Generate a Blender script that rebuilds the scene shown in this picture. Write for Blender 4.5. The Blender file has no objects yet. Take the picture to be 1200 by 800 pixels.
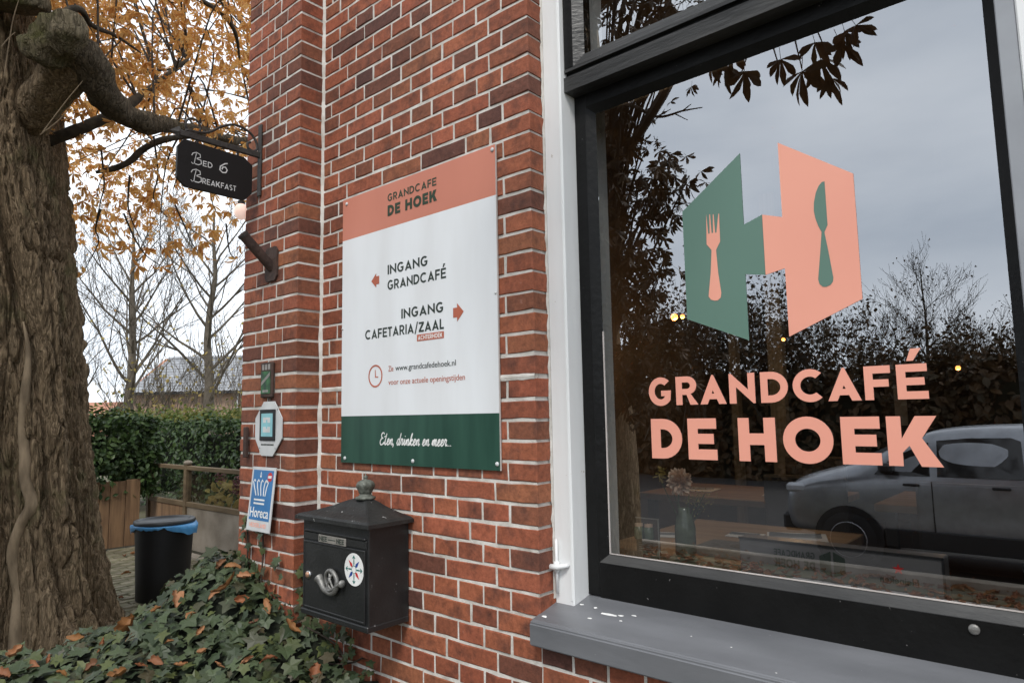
import bpy, bmesh, math, random
import numpy as np
from mathutils import Vector, Matrix, noise, Quaternion
random.seed(7); RNG = np.random.default_rng(7)
SC = bpy.context.scene; COL = SC.collection
rad = math.radians
V3 = Vector

# ------------------------------------------------------------------ camera
YAW, PITCH, ROLL = rad(41.2808), rad(-6.1022), rad(-1.0576)
def cam_matrix():
    cy, sy = math.cos(YAW), math.sin(YAW); cp, sp = math.cos(PITCH), math.sin(PITCH); cr, sr = math.cos(ROLL), math.sin(ROLL)
    Ry = np.array([[cy, 0, sy], [0, 1, 0], [-sy, 0, cy]]); Rx = np.array([[1, 0, 0], [0, cp, -sp], [0, sp, cp]])
    Rz = np.array([[cr, -sr, 0], [sr, cr, 0], [0, 0, 1]])
    m = Rz @ Rx @ Ry; m[:, 1] *= -1
    return m[:, [0, 2, 1]]            # rows: image right, image down, forward; columns: world X, Y, Z
CM = cam_matrix(); CP = np.array([0, -1.6, 1.5])
cd = bpy.data.cameras.new('camera'); cam = bpy.data.objects.new('camera', cd); COL.objects.link(cam)
cd.sensor_width = 36; cd.lens = 24; cd.clip_start = .05; cd.clip_end = 2000
rt, dn, fw = CM
cam.matrix_world = Matrix(((rt[0], -dn[0], -fw[0], CP[0]), (rt[1], -dn[1], -fw[1], CP[1]), (rt[2], -dn[2], -fw[2], CP[2]), (0, 0, 0, 1)))
SC.camera = cam
def ray(px, py):
    d = CM.T @ np.array([(px - 600) / 800, (py - 400) / 800, 1.]); return d / np.linalg.norm(d)
def at(px, py, dist): return V3(CP + ray(px, py) * dist)
GY = .165                                                   # plane of the shop window glass
def mir(p): return V3((p[0], 2 * GY - p[1], p[2]))
def seen_in_glass(px, py, dist): return mir(at(px, py, dist))   # where a thing mirrored in the glass really stands

# ------------------------------------------------------------------ sky, sun, exposure
SUN_EL, SUN_AZ = rad(50), rad(152)                           # azimuth clockwise from +Y
w = bpy.data.worlds.new('World'); SC.world = w; w.use_nodes = True
nt = w.node_tree; nt.nodes.clear()
def N(t, typ, **kw):
    n = t.nodes.new(typ)
    for k, v in kw.items(): setattr(n, k, v)
    return n
out = N(nt, 'ShaderNodeOutputWorld'); bg = N(nt, 'ShaderNodeBackground'); bg.inputs['Strength'].default_value = .1
sky = N(nt, 'ShaderNodeTexSky', sky_type='NISHITA', sun_disc=False, sun_elevation=SUN_EL, sun_rotation=SUN_AZ)
tc = N(nt, 'ShaderNodeTexCoord'); mp = N(nt, 'ShaderNodeMapping'); mp.inputs['Scale'].default_value = (1, 1, 2.6); mp.inputs['Location'].default_value = (.7, .2, .3)
nz = N(nt, 'ShaderNodeTexNoise'); nz.inputs['Scale'].default_value = 1.9; nz.inputs['Detail'].default_value = 5; nz.inputs['Roughness'].default_value = .5
rp = N(nt, 'ShaderNodeValToRGB'); e = rp.color_ramp.elements
e[0].position = .3; e[0].color = (7.6, 8.4, 9.5, 1); e[1].position = .68; e[1].color = (12.6, 13.1, 13.7, 1)
mx = N(nt, 'ShaderNodeMix', data_type='RGBA'); mx.inputs[0].default_value = .93
nt.links.new(tc.outputs['Generated'], mp.inputs[0]); nt.links.new(mp.outputs[0], nz.inputs['Vector']); nt.links.new(nz.outputs['Fac'], rp.inputs[0])
nt.links.new(sky.outputs[0], mx.inputs[6]); nt.links.new(rp.outputs[0], mx.inputs[7]); nt.links.new(mx.outputs[2], bg.inputs['Color']); nt.links.new(bg.outputs[0], out.inputs[0])
sl = bpy.data.lights.new('sun', 'SUN'); sl.energy = 1.7; sl.angle = rad(16); sl.color = (1, .96, .9)
so = bpy.data.objects.new('sun', sl); COL.objects.link(so)
sd = V3((math.sin(SUN_AZ) * math.cos(SUN_EL), math.cos(SUN_AZ) * math.cos(SUN_EL), math.sin(SUN_EL)))
so.rotation_euler = sd.to_track_quat('Z', 'Y').to_euler()
SC.view_settings.view_transform = 'Standard'; SC.view_settings.look = 'None'; SC.view_settings.exposure = 0.45; SC.view_settings.gamma = 1
SC.cycles.max_bounces = 8; SC.cycles.transparent_max_bounces = 12

# ------------------------------------------------------------------ materials
def newmat(name):
    m = bpy.data.materials.new(name); m.use_nodes = True; t = m.node_tree
    return m, t, t.nodes['Principled BSDF']
def pm(name, c1, c2=None, scale=8, rough=.75, bump=.15, bscale=None, metal=0, spec=.35, stretch=(1, 1, 1), rand=0, ramp=(.35, .65), detail=6, specks=None, coat=0, trans=0, dist=.01):
    m, t, b = newmat(name); L = t.links.new
    b.inputs['Roughness'].default_value = rough; b.inputs['Metallic'].default_value = metal; b.inputs['Specular IOR Level'].default_value = spec
    b.inputs['Coat Weight'].default_value = coat
    tc = N(t, 'ShaderNodeTexCoord'); mp = N(t, 'ShaderNodeMapping'); mp.inputs['Scale'].default_value = stretch; L(tc.outputs['Object'], mp.inputs[0])
    nz = N(t, 'ShaderNodeTexNoise'); nz.inputs['Scale'].default_value = scale; nz.inputs['Detail'].default_value = detail; L(mp.outputs[0], nz.inputs['Vector'])
    r = N(t, 'ShaderNodeValToRGB'); r.color_ramp.elements[0].position, r.color_ramp.elements[1].position = ramp
    c2 = c2 or tuple(v * .8 for v in c1)
    r.color_ramp.elements[0].color = (*c2, 1); r.color_ramp.elements[1].color = (*c1, 1); L(nz.outputs['Fac'], r.inputs[0]); cur = r.outputs[0]
    if rand:
        oi = N(t, 'ShaderNodeObjectInfo'); hs = N(t, 'ShaderNodeHueSaturation'); mr = N(t, 'ShaderNodeMapRange')
        mr.inputs['To Min'].default_value = 1 - rand; mr.inputs['To Max'].default_value = 1 + rand
        L(oi.outputs['Random'], mr.inputs[0]); L(mr.outputs[0], hs.inputs['Value']); L(cur, hs.inputs['Color']); cur = hs.outputs[0]
    if specks:
        v = N(t, 'ShaderNodeTexNoise'); v.inputs['Scale'].default_value = specks[1]; v.inputs['Detail'].default_value = 3; L(tc.outputs['Object'], v.inputs['Vector'])
        rr = N(t, 'ShaderNodeValToRGB'); rr.color_ramp.elements[0].position = specks[2]; rr.color_ramp.elements[1].position = specks[2] + .03
        mxx = N(t, 'ShaderNodeMix', data_type='RGBA'); L(v.outputs['Fac'], rr.inputs[0]); L(rr.outputs[0], mxx.inputs[0]); L(cur, mxx.inputs[6]); mxx.inputs[7].default_value = (*specks[0], 1); cur = mxx.outputs[2]
    L(cur, b.inputs['Base Color'])
    if trans:
        b.inputs['Transmission Weight'].default_value = 0
        b.inputs['Subsurface Weight'].default_value = 0
    if bump:
        n2 = N(t, 'ShaderNodeTexNoise'); n2.inputs['Scale'].default_value = bscale or scale * 4; n2.inputs['Detail'].default_value = 8; L(mp.outputs[0], n2.inputs['Vector'])
        bp = N(t, 'ShaderNodeBump'); bp.inputs['Strength'].default_value = bump; bp.inputs['Distance'].default_value = dist; L(n2.outputs['Fac'], bp.inputs['Height']); L(bp.outputs[0], b.inputs['Normal'])
    return m
def emis(name, c, s):
    m, t, b = newmat(name); b.inputs['Base Color'].default_value = (*c, 1); b.inputs['Emission Color'].default_value = (*c, 1); b.inputs['Emission Strength'].default_value = s; return m
def leafmat(name, cols, rough=.6, spec=.3, transl=.25, hue=.0):
    """leaf: colour picked per leaf (island) or per object from a ramp, a bit of light through the blade"""
    m, t, b = newmat(name); L = t.links.new
    g = N(t, 'ShaderNodeNewGeometry'); oi = N(t, 'ShaderNodeObjectInfo'); ad = N(t, 'ShaderNodeMath', operation='ADD'); fr = N(t, 'ShaderNodeMath', operation='FRACT')
    L(g.outputs['Random Per Island'], ad.inputs[0]); L(oi.outputs['Random'], ad.inputs[1]); L(ad.outputs[0], fr.inputs[0])
    r = N(t, 'ShaderNodeValToRGB'); r.color_ramp.interpolation = 'LINEAR'
    while len(r.color_ramp.elements) < len(cols): r.color_ramp.elements.new(.5)
    for i, c in enumerate(cols): r.color_ramp.elements[i].position = i / (len(cols) - 1); r.color_ramp.elements[i].color = (*c, 1)
    L(fr.outputs[0], r.inputs[0])
    tc = N(t, 'ShaderNodeTexCoord'); nz = N(t, 'ShaderNodeTexNoise'); nz.inputs['Scale'].default_value = 40; L(tc.outputs['Object'], nz.inputs['Vector'])
    hs = N(t, 'ShaderNodeHueSaturation'); mr = N(t, 'ShaderNodeMapRange'); mr.inputs['To Min'].default_value = .65; mr.inputs['To Max'].default_value = 1.35
    L(nz.outputs['Fac'], mr.inputs[0]); L(mr.outputs[0], hs.inputs['Value']); L(r.outputs[0], hs.inputs['Color'])
    L(hs.outputs[0], b.inputs['Base Color']); b.inputs['Roughness'].default_value = rough; b.inputs['Specular IOR Level'].default_value = spec
    if transl:
        o = t.nodes['Material Output']; tr = N(t, 'ShaderNodeBsdfTranslucent'); ms = N(t, 'ShaderNodeMixShader'); ms.inputs[0].default_value = transl
        L(hs.outputs[0], tr.inputs[0]); L(b.outputs[0], ms.inputs[1]); L(tr.outputs[0], ms.inputs[2]); L(ms.outputs[0], o.inputs[0])
    return m

def brickmat():
    m, t, b = newmat('brick'); L = t.links.new
    oi = N(t, 'ShaderNodeObjectInfo'); tc = N(t, 'ShaderNodeTexCoord'); g = N(t, 'ShaderNodeNewGeometry')
    ad = N(t, 'ShaderNodeMath', operation='ADD'); fr = N(t, 'ShaderNodeMath', operation='FRACT'); L(oi.outputs['Random'], ad.inputs[0]); L(g.outputs['Random Per Island'], ad.inputs[1]); L(ad.outputs[0], fr.inputs[0])
    r = N(t, 'ShaderNodeValToRGB'); el = r.color_ramp.elements
    cols = [(0, (.38, .110, .052)), (.14, (.31, .088, .043)), (.28, (.41, .126, .057)), (.42, (.33, .090, .044)), (.54, (.42, .118, .058)), (.66, (.285, .086, .044)), (.76, (.39, .138, .062)), (.86, (.24, .082, .045)), (.94, (.19, .068, .042)), (1, (.12, .050, .040))]
    while len(el) < len(cols): el.new(.5)
    for i, (p, c) in enumerate(cols): el[i].position = p; el[i].color = (*c, 1)
    L(fr.outputs[0], r.inputs[0])
    sc = N(t, 'ShaderNodeVectorMath', operation='SCALE'); L(oi.outputs['Random'], sc.inputs['Scale']); sc.inputs[0].default_value = (37, 91, 53)
    av = N(t, 'ShaderNodeVectorMath', operation='ADD'); L(tc.outputs['Object'], av.inputs[0]); L(sc.outputs[0], av.inputs[1])
    def noise_(s, d=5, ro=.6):
        n = N(t, 'ShaderNodeTexNoise'); n.inputs['Scale'].default_value = s; n.inputs['Detail'].default_value = d; n.inputs['Roughness'].default_value = ro; L(av.outputs[0], n.inputs['Vector']); return n
    n1 = noise_(14); n2 = noise_(60, 6, .7); n3 = noise_(260, 3)
    r1 = N(t, 'ShaderNodeValToRGB'); r1.color_ramp.elements[0].position = .49; r1.color_ramp.elements[0].color = (0, 0, 0, 1); r1.color_ramp.elements[1].position = .74; r1.color_ramp.elements[1].color = (.86, .86, .86, 1); L(n1.outputs['Fac'], r1.inputs[0])
    m1 = N(t, 'ShaderNodeMix', data_type='RGBA'); L(r1.outputs[0], m1.inputs[0]); L(r.outputs[0], m1.inputs[6]); m1.inputs[7].default_value = (.10, .043, .032, 1)
    r2 = N(t, 'ShaderNodeMapRange'); r2.inputs['From Min'].default_value = .25; r2.inputs['From Max'].default_value = .75; r2.inputs['To Min'].default_value = .50; r2.inputs['To Max'].default_value = 1.12; L(n2.outputs['Fac'], r2.inputs[0])
    hs = N(t, 'ShaderNodeHueSaturation'); hs.inputs['Saturation'].default_value = .97; L(r2.outputs[0], hs.inputs['Value']); L(m1.outputs[2], hs.inputs['Color'])
    # lime bloom and mortar smears
    n4 = noise_(22, 7, .75); r4 = N(t, 'ShaderNodeValToRGB'); r4.color_ramp.elements[0].position = .64; r4.color_ramp.elements[0].color = (0, 0, 0, 1); r4.color_ramp.elements[1].position = .82; r4.color_ramp.elements[1].color = (.6, .6, .6, 1); L(n4.outputs['Fac'], r4.inputs[0])
    m4 = N(t, 'ShaderNodeMix', data_type='RGBA'); L(r4.outputs[0], m4.inputs[0]); L(hs.outputs[0], m4.inputs[6]); m4.inputs[7].default_value = (.50, .30, .24, 1)
    # black pits
    r5 = N(t, 'ShaderNodeValToRGB'); r5.color_ramp.elements[0].position = .26; r5.color_ramp.elements[0].color = (1, 1, 1, 1); r5.color_ramp.elements[1].position = .31; r5.color_ramp.elements[1].color = (0, 0, 0, 1); L(n2.outputs['Fac'], r5.inputs[0])
    m5 = N(t, 'ShaderNodeMix', data_type='RGBA'); L(r5.outputs[0], m5.inputs[0]); L(m4.outputs[2], m5.inputs[6]); m5.inputs[7].default_value = (.05, .025, .02, 1)
    wn = N(t, 'ShaderNodeTexNoise'); wn.inputs['Scale'].default_value = 2.3; wn.inputs['Detail'].default_value = 6; wn.inputs['Roughness'].default_value = .62; L(g.outputs['Position'], wn.inputs['Vector'])
    wr = N(t, 'ShaderNodeMapRange'); wr.inputs['From Min'].default_value = .3; wr.inputs['From Max'].default_value = .68; wr.inputs['To Min'].default_value = .70; wr.inputs['To Max'].default_value = 1.16; L(wn.outputs['Fac'], wr.inputs[0])
    wh = N(t, 'ShaderNodeHueSaturation'); L(wr.outputs[0], wh.inputs['Value']); L(m5.outputs[2], wh.inputs['Color'])
    L(wh.outputs[0], b.inputs['Base Color']); b.inputs['Roughness'].default_value = .72; b.inputs['Specular IOR Level'].default_value = .3
    mm = N(t, 'ShaderNodeMath', operation='MULTIPLY_ADD'); mm.inputs[1].default_value = .35; L(n3.outputs['Fac'], mm.inputs[0]); L(n2.outputs['Fac'], mm.inputs[2])
    bp = N(t, 'ShaderNodeBump'); bp.inputs['Strength'].default_value = .55; bp.inputs['Distance'].default_value = .004; L(mm.outputs[0], bp.inputs['Height']); L(bp.outputs[0], b.inputs['Normal'])
    return m
def barkmat(name, c1, c2, moss=None, mossamt=0.0):
    m, t, b = newmat(name); L = t.links.new
    tc = N(t, 'ShaderNodeTexCoord'); mp = N(t, 'ShaderNodeMapping'); mp.inputs['Scale'].default_value = (1, 1, .22); L(tc.outputs['Object'], mp.inputs[0])
    v = N(t, 'ShaderNodeTexVoronoi', feature='DISTANCE_TO_EDGE'); v.inputs['Scale'].default_value = 12
    wn = N(t, 'ShaderNodeTexNoise'); wn.inputs['Scale'].default_value = 9; wn.inputs['Detail'].default_value = 6; L(mp.outputs[0], wn.inputs['Vector'])
    vm = N(t, 'ShaderNodeVectorMath', operation='MULTIPLY_ADD'); vm.inputs[1].default_value = (.5, .5, .5); L(wn.outputs['Color'], vm.inputs[0]); L(mp.outputs[0], vm.inputs[2]); L(vm.outputs[0], v.inputs['Vector'])
    fine = N(t, 'ShaderNodeTexNoise'); fine.inputs['Scale'].default_value = 45; fine.inputs['Detail'].default_value = 8; fine.inputs['Roughness'].default_value = .7; L(mp.outputs[0], fine.inputs['Vector'])
    r = N(t, 'ShaderNodeValToRGB'); r.color_ramp.elements[0].position = .34; r.color_ramp.elements[1].position = .68; r.color_ramp.elements[0].color = (*c2, 1); r.color_ramp.elements[1].color = (*c1, 1); L(fine.outputs['Fac'], r.inputs[0]); cur = r.outputs[0]
    # grooves between the plates are coloured darker
    rv = N(t, 'ShaderNodeValToRGB'); rv.color_ramp.elements[0].position = .0; rv.color_ramp.elements[0].color = (.6, .6, .6, 1); rv.color_ramp.elements[1].position = .09; rv.color_ramp.elements[1].color = (0, 0, 0, 1); L(v.outputs['Distance'], rv.inputs[0])
    mg = N(t, 'ShaderNodeMix', data_type='RGBA'); L(rv.outputs[0], mg.inputs[0]); L(cur, mg.inputs[6]); mg.inputs[7].default_value = (c2[0] * .5, c2[1] * .5, c2[2] * .5, 1); cur = mg.outputs[2]
    if moss:
        n3 = N(t, 'ShaderNodeTexNoise'); n3.inputs['Scale'].default_value = 2.6; n3.inputs['Detail'].default_value = 7; n3.inputs['Roughness'].default_value = .65; L(tc.outputs['Object'], n3.inputs['Vector'])
        r3 = N(t, 'ShaderNodeValToRGB'); r3.color_ramp.elements[0].position = .62 - mossamt; r3.color_ramp.elements[0].color = (0, 0, 0, 1); r3.color_ramp.elements[1].position = .78 - mossamt; r3.color_ramp.elements[1].color = (.85, .85, .85, 1); L(n3.outputs['Fac'], r3.inputs[0])
        m3 = N(t, 'ShaderNodeMix', data_type='RGBA'); L(r3.outputs[0], m3.inputs[0]); L(cur, m3.inputs[6]); m3.inputs[7].default_value = (*moss, 1); cur = m3.outputs[2]
    L(cur, b.inputs['Base Color']); b.inputs['Roughness'].default_value = .9; b.inputs['Specular IOR Level'].default_value = .15
    mr = N(t, 'ShaderNodeMath', operation='MINIMUM'); mr.inputs[1].default_value = .22; L(v.outputs['Distance'], mr.inputs[0])
    ma = N(t, 'ShaderNodeMath', operation='MULTIPLY_ADD'); ma.inputs[1].default_value = 3.0; L(mr.outputs[0], ma.inputs[0]); L(fine.outputs['Fac'], ma.inputs[2])
    bp = N(t, 'ShaderNodeBump'); bp.inputs['Strength'].default_value = .9; bp.inputs['Distance'].default_value = .035; L(ma.outputs[0], bp.inputs['Height']); L(bp.outputs[0], b.inputs['Normal'])
    return m
def glassmat(name, fac):
    m, t, b = newmat(name); L = t.links.new; t.nodes.remove(b); o = t.nodes['Material Output']
    tr = N(t, 'ShaderNodeBsdfTransparent'); tr.inputs[0].default_value = (.86, .87, .86, 1); gl = N(t, 'ShaderNodeBsdfGlossy'); gl.inputs['Roughness'].default_value = 0; gl.inputs['Color'].default_value = (.93, .96, 1, 1)
    g = N(t, 'ShaderNodeNewGeometry'); dt = N(t, 'ShaderNodeVectorMath', operation='DOT_PRODUCT'); L(g.outputs['Normal'], dt.inputs[0]); L(g.outputs['Incoming'], dt.inputs[1])
    ab = N(t, 'ShaderNodeMath', operation='ABSOLUTE'); L(dt.outputs['Value'], ab.inputs[0]); om = N(t, 'ShaderNodeMath', operation='SUBTRACT'); om.inputs[0].default_value = 1; L(ab.outputs[0], om.inputs[1])
    pw = N(t, 'ShaderNodeMath', operation='POWER'); pw.inputs[1].default_value = 5; L(om.outputs[0], pw.inputs[0])
    ad = N(t, 'ShaderNodeMath', operation='MULTIPLY_ADD', use_clamp=True); ad.inputs[1].default_value = .9 - fac; ad.inputs[2].default_value = .04 + fac; L(pw.outputs[0], ad.inputs[0])
    ms = N(t, 'ShaderNodeMixShader'); L(ad.outputs[0], ms.inputs[0]); L(tr.outputs[0], ms.inputs[1]); L(gl.outputs[0], ms.inputs[2]); L(ms.outputs[0], o.inputs[0])
    return m
M = dict(
    brick=brickmat(),
    mortar=pm('mortar', (.66, .63, .585), (.43, .40, .355), scale=16, rough=.95, bump=.7, bscale=130, dist=.003, ramp=(.3, .6)),
    white_paint=pm('white_paint', (.80, .81, .81), (.72, .73, .73), scale=5, rough=.42, bump=.12, bscale=60, stretch=(1, 1, .15), specks=((.5, .47, .43), 30, .73)),
    grey_paint=pm('grey_paint', (.30, .315, .34), (.25, .262, .285), scale=5, rough=.38, bump=.05, bscale=30),
    black_paint=pm('black_paint', (.010, .010, .010), (.007, .007, .007), scale=7, rough=.36, bump=.2, bscale=50, stretch=(1, 1, 1), spec=.16, specks=((.16, .155, .15), 70, .74)),
    worn_sheen_black=pm('worn_sheen_black', (.055, .054, .052), (.014, .014, .014), scale=9, rough=.42, bump=.3, bscale=50, stretch=(.25, 1, 1.6), spec=.45, ramp=(.35, .7)),
    sill_grey=pm('sill_grey', (.165, .17, .182), (.115, .119, .128), scale=5, rough=.33, bump=.07, bscale=30, stretch=(.5, 2, 2), ramp=(.3, .7), spec=.5, specks=((.55, .55, .55), 75, .765)),
    salmon=pm('salmon', (.60, .23, .16), (.51, .185, .125), scale=1.8, rough=.45, bump=.02, bscale=3, stretch=(1.4, 1, .5), ramp=(.3, .7)),
    sign_white=pm('sign_white', (.76, .78, .80), (.69, .70, .71), scale=3, stretch=(2.2, 1, .45), ramp=(.3, .6), rough=.45, bump=0, specks=((.5, .5, .48), 38, .765)),
    sign_green=pm('sign_green', (.027, .080, .056), (.016, .054, .038), scale=5, stretch=(3, 1, .4), rough=.35, bump=0),
    ink=pm('ink', (.028, .04, .032), rough=.5, bump=0), ink_green=pm('ink_green', (.033, .055, .033), rough=.5, bump=0),
    rust_red=pm('rust_red', (.50, .135, .075), rough=.5, bump=0), white_print=pm('white_print', (.82, .82, .80), rough=.5, bump=0),
    decal_pink=pm('decal_pink', (.80, .36, .265), (.76, .33, .245), scale=2, rough=.4, bump=0), decal_green=pm('decal_green', (.115, .205, .165), (.108, .193, .155), scale=2, rough=.4, bump=0),
    steel=pm('steel', (.5, .5, .5), rough=.3, bump=0, metal=1), alu_edge=pm('alu_edge', (.55, .5, .47), rough=.5, bump=0),
    cast=pm('cast', (.018, .0185, .019), (.011, .0115, .012), scale=10, rough=.42, bump=.12, bscale=90, spec=.5, specks=((.14, .14, .14), 45, .72)),
    cast_top=pm('cast_top', (.021, .022, .021), (.011, .011, .011), scale=14, rough=.5, bump=.25, bscale=70, spec=.5, specks=((.3, .3, .29), 60, .70)),
    patina=pm('patina', (.17, .18, .155), (.08, .085, .07), scale=60, rough=.55, bump=.3, bscale=120, metal=.3),
    pewter=pm('pewter', (.27, .265, .25), (.14, .137, .13), scale=40, rough=.45, bump=.2, metal=.5),
    copper=pm('copper', (.62, .36, .24), rough=.4, bump=0, metal=.6),
    iron=pm('iron', (.05, .046, .042), (.03, .025, .022), scale=20, rough=.6, bump=.4, bscale=80), rust_iron=pm('rust_iron', (.075, .045, .035), (.04, .026, .022), scale=18, rough=.75, bump=.4, bscale=80),
    black_board=pm('black_board', (.007, .007, .0075), (.005, .005, .005), scale=6, rough=.55, bump=.05),
    lead_white=pm('lead_white', (.62, .63, .63), rough=.4, bump=0), sky_blue=pm('sky_blue', (.03, .17, .40), rough=.35, bump=0), aqua=pm('aqua', (.26, .55, .60), rough=.4, bump=0),
    red=pm('red', (.55, .03, .03), rough=.4, bump=0), navy=pm('navy', (.02, .06, .28), rough=.4, bump=0), teal=pm('teal', (.03, .16, .14), rough=.4, bump=0), enamel_green=pm('enamel_green', (.045, .15, .055), (.02, .05, .03), scale=30, rough=.5, bump=.1),
    plate=pm('plate', (.32, .30, .27), (.2, .19, .17), scale=30, rough=.4, bump=0, metal=.3), lens=emis('lens', (1, .72, .62), .38),
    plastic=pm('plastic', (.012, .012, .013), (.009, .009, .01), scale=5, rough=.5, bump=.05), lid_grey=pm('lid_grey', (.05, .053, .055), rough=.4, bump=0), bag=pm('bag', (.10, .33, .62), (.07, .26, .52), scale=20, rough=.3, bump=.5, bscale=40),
    bark=barkmat('bark', (.46, .34, .215), (.17, .118, .07), (.17, .165, .075), .06), mossbark=barkmat('mossbark', (.34, .275, .18), (.11, .09, .055), (.10, .098, .03), .12), darkbark=pm('darkbark', (.07, .055, .038), (.03, .025, .018), scale=14, rough=.9, bump=.6, bscale=50),
    limbbark=barkmat('limbbark', (.20, .155, .105), (.08, .062, .042), (.12, .12, .035), .05),
    rootbark=pm('rootbark', (.36, .27, .175), (.17, .125, .08), scale=14, rough=.9, bump=.5, bscale=60, stretch=(1, 1, .3)),
    twig=pm('twig', (.06, .046, .034), (.035, .028, .022), rough=.9, bump=0), bare_twig=pm('bare_twig', (.13, .11, .085), (.085, .07, .052), rough=.9, bump=0),
    ochre_leaf=leafmat('ochre_leaf', [(.58, .27, .075), (.70, .40, .13), (.50, .20, .05), (.76, .49, .19), (.62, .31, .09)], transl=.6),
    brown_leaf=leafmat('brown_leaf', [(.05, .030, .013), (.085, .045, .017), (.032, .024, .011), (.065, .042, .018)], transl=.12),
    fallen=leafmat('fallen', [(.30, .115, .05), (.18, .068, .032), (.37, .18, .09), (.25, .115, .04), (.13, .06, .036)], transl=.1),
    ivy=leafmat('ivy', [(.032, .048, .024), (.050, .070, .034), (.074, .10, .048), (.026, .038, .019), (.095, .112, .036), (.045, .062, .034), (.068, .056, .03)], rough=.46, spec=.3, transl=.12),
    hedge=leafmat('hedge', [(.02, .04, .014), (.04, .075, .022), (.06, .10, .028), (.028, .05, .018)], rough=.45, transl=.15), hedge_tip=leafmat('hedge_tip', [(.12, .15, .03), (.09, .13, .03), (.20, .17, .04), (.07, .11, .03)], transl=.25),
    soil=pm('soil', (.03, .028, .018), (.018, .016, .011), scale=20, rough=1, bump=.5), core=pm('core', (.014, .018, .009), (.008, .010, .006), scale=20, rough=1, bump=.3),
    plank=pm('plank', (.27, .165, .09), (.155, .092, .052), scale=7, rough=.8, bump=.35, bscale=30, stretch=(3, 3, .35), rand=.14), rail=pm('rail', (.20, .145, .085), (.12, .085, .05), scale=6, rough=.8, bump=.3, stretch=(.4, 2, 2)),
    concrete=pm('concrete', (.36, .31, .25), (.21, .175, .135), scale=3, rough=.9, bump=.3, bscale=40), paver=pm('paver', (.20, .175, .125), (.115, .11, .06), scale=9, rough=.9, bump=.4, bscale=60, rand=.22), joint=pm('joint', (.075, .08, .03), (.05, .045, .025), scale=8, rough=1, bump=.4),
    ground=pm('ground', (.13, .11, .075), (.075, .075, .035), scale=2.5, rough=1, bump=.5, bscale=20), asphalt=pm('asphalt', (.035, .033, .031), (.024, .023, .022), scale=6, rough=.85, bump=.2, bscale=80), slab=pm('slab', (.30, .28, .25), (.20, .185, .165), scale=5, rough=.9, bump=.3, bscale=50, rand=.15),
    tile=pm('tile', (.30, .31, .325), (.20, .205, .215), scale=2, rough=.5, bump=.2, bscale=9), far_brick=pm('far_brick', (.36, .25, .185), (.29, .195, .14), scale=4, rough=.9, bump=.1), far_red=pm('far_red', (.40, .20, .13), (.32, .15, .10), scale=3, rough=.9, bump=.1),
    dull_glass=pm('dull_glass', (.05, .06, .06), rough=.15, bump=0, spec=.6), flower=leafmat('flower', [(.20, .07, .10), (.28, .13, .13), (.15, .06, .07)], transl=.2), yellow_leaf=leafmat('yellow_leaf', [(.36, .30, .09), (.28, .20, .06), (.40, .33, .13)], transl=.3),
    car_paint=pm('car_paint', (.33, .34, .36), rough=.3, bump=0, metal=.65, spec=.5, coat=.5), car_glass=pm('car_glass', (.012, .013, .014), rough=.06, bump=0, spec=.6), tyre=pm('tyre', (.015, .015, .015), rough=.85, bump=.1), rim=pm('rim', (.4, .4, .42), rough=.35, bump=0, metal=.8), lamp_glass=pm('lamp_glass', (.5, .52, .55), rough=.1, bump=0), tail=pm('tail', (.35, .02, .02), rough=.2, bump=0),
    room=pm('room', (.085, .062, .045), (.055, .04, .03), scale=3, rough=.9, bump=0), floorwood=pm('floorwood', (.09, .055, .03), (.05, .03, .017), scale=5, rough=.45, bump=.1, stretch=(.3, 3, 1)), tablewood=pm('tablewood', (.33, .215, .13), (.22, .135, .078), scale=6, rough=.5, bump=.1, stretch=(.3, 3, 1)), chair=pm('chair', (.04, .03, .024), rough=.6, bump=0),
    paper=pm('paper', (.82, .82, .82), rough=.7, bump=0), curtain=pm('curtain', (.22, .205, .175), (.16, .145, .12), scale=8, rough=.9, bump=.2, stretch=(6, 6, .2)), bulb=emis('bulb', (1, .34, .08), 3.2), lightbox=pm('lightbox', (.13, .126, .13), (.105, .10, .105), scale=3, rough=.35, bump=0), bloom=leafmat('bloom', [(.75, .55, .42), (.62, .42, .30), (.8, .65, .52)], transl=.3), vase=pm('vase', (.12, .15, .10), (.06, .08, .05), scale=30, rough=.12, bump=0, spec=.6),
    glass=glassmat('glass', .31), clear=glassmat('clear', .0),
)

# ------------------------------------------------------------------ objects
WORLD = {}
def setp(o, parent):
    if parent is not None:
        o.parent = parent; o.matrix_parent_inverse = WORLD[parent].inverted()
def thing(name, label, cat, loc=(0, 0, 0), group=None):
    o = bpy.data.objects.new(name, None); COL.objects.link(o); o.location = loc; WORLD[o] = Matrix.Translation(V3(loc)); o.empty_display_size = .1
    o['label'] = label; o['category'] = cat
    if group: o['group'] = group
    return o
def tag(o, label, cat, group=None):
    o['label'] = label; o['category'] = cat
    if group: o['group'] = group
    return o
def link(name, me, parent=None, mw=None, kind=None):
    o = bpy.data.objects.new(name, me); COL.objects.link(o); setp(o, parent)
    mw = mw or Matrix.Identity(4); o.matrix_basis = mw; WORLD[o] = mw
    if kind: o['kind'] = kind
    return o
def mk(name, verts, faces, mat, smooth=False):
    me = bpy.data.meshes.new(name); me.from_pydata([tuple(v) for v in verts], [], faces); 
    for m_ in (mat if isinstance(mat, (list, tuple)) else [mat]): me.materials.append(M[m_] if isinstance(m_, str) else m_)
    if smooth: me.polygons.foreach_set('use_smooth', [True] * len(me.polygons))
    me.update(); return me
def add(name, vf, mat, parent=None, smooth=False, kind=None): return link(name, mk(name, vf[0], vf[1], mat, smooth), parent, None, kind)
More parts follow.
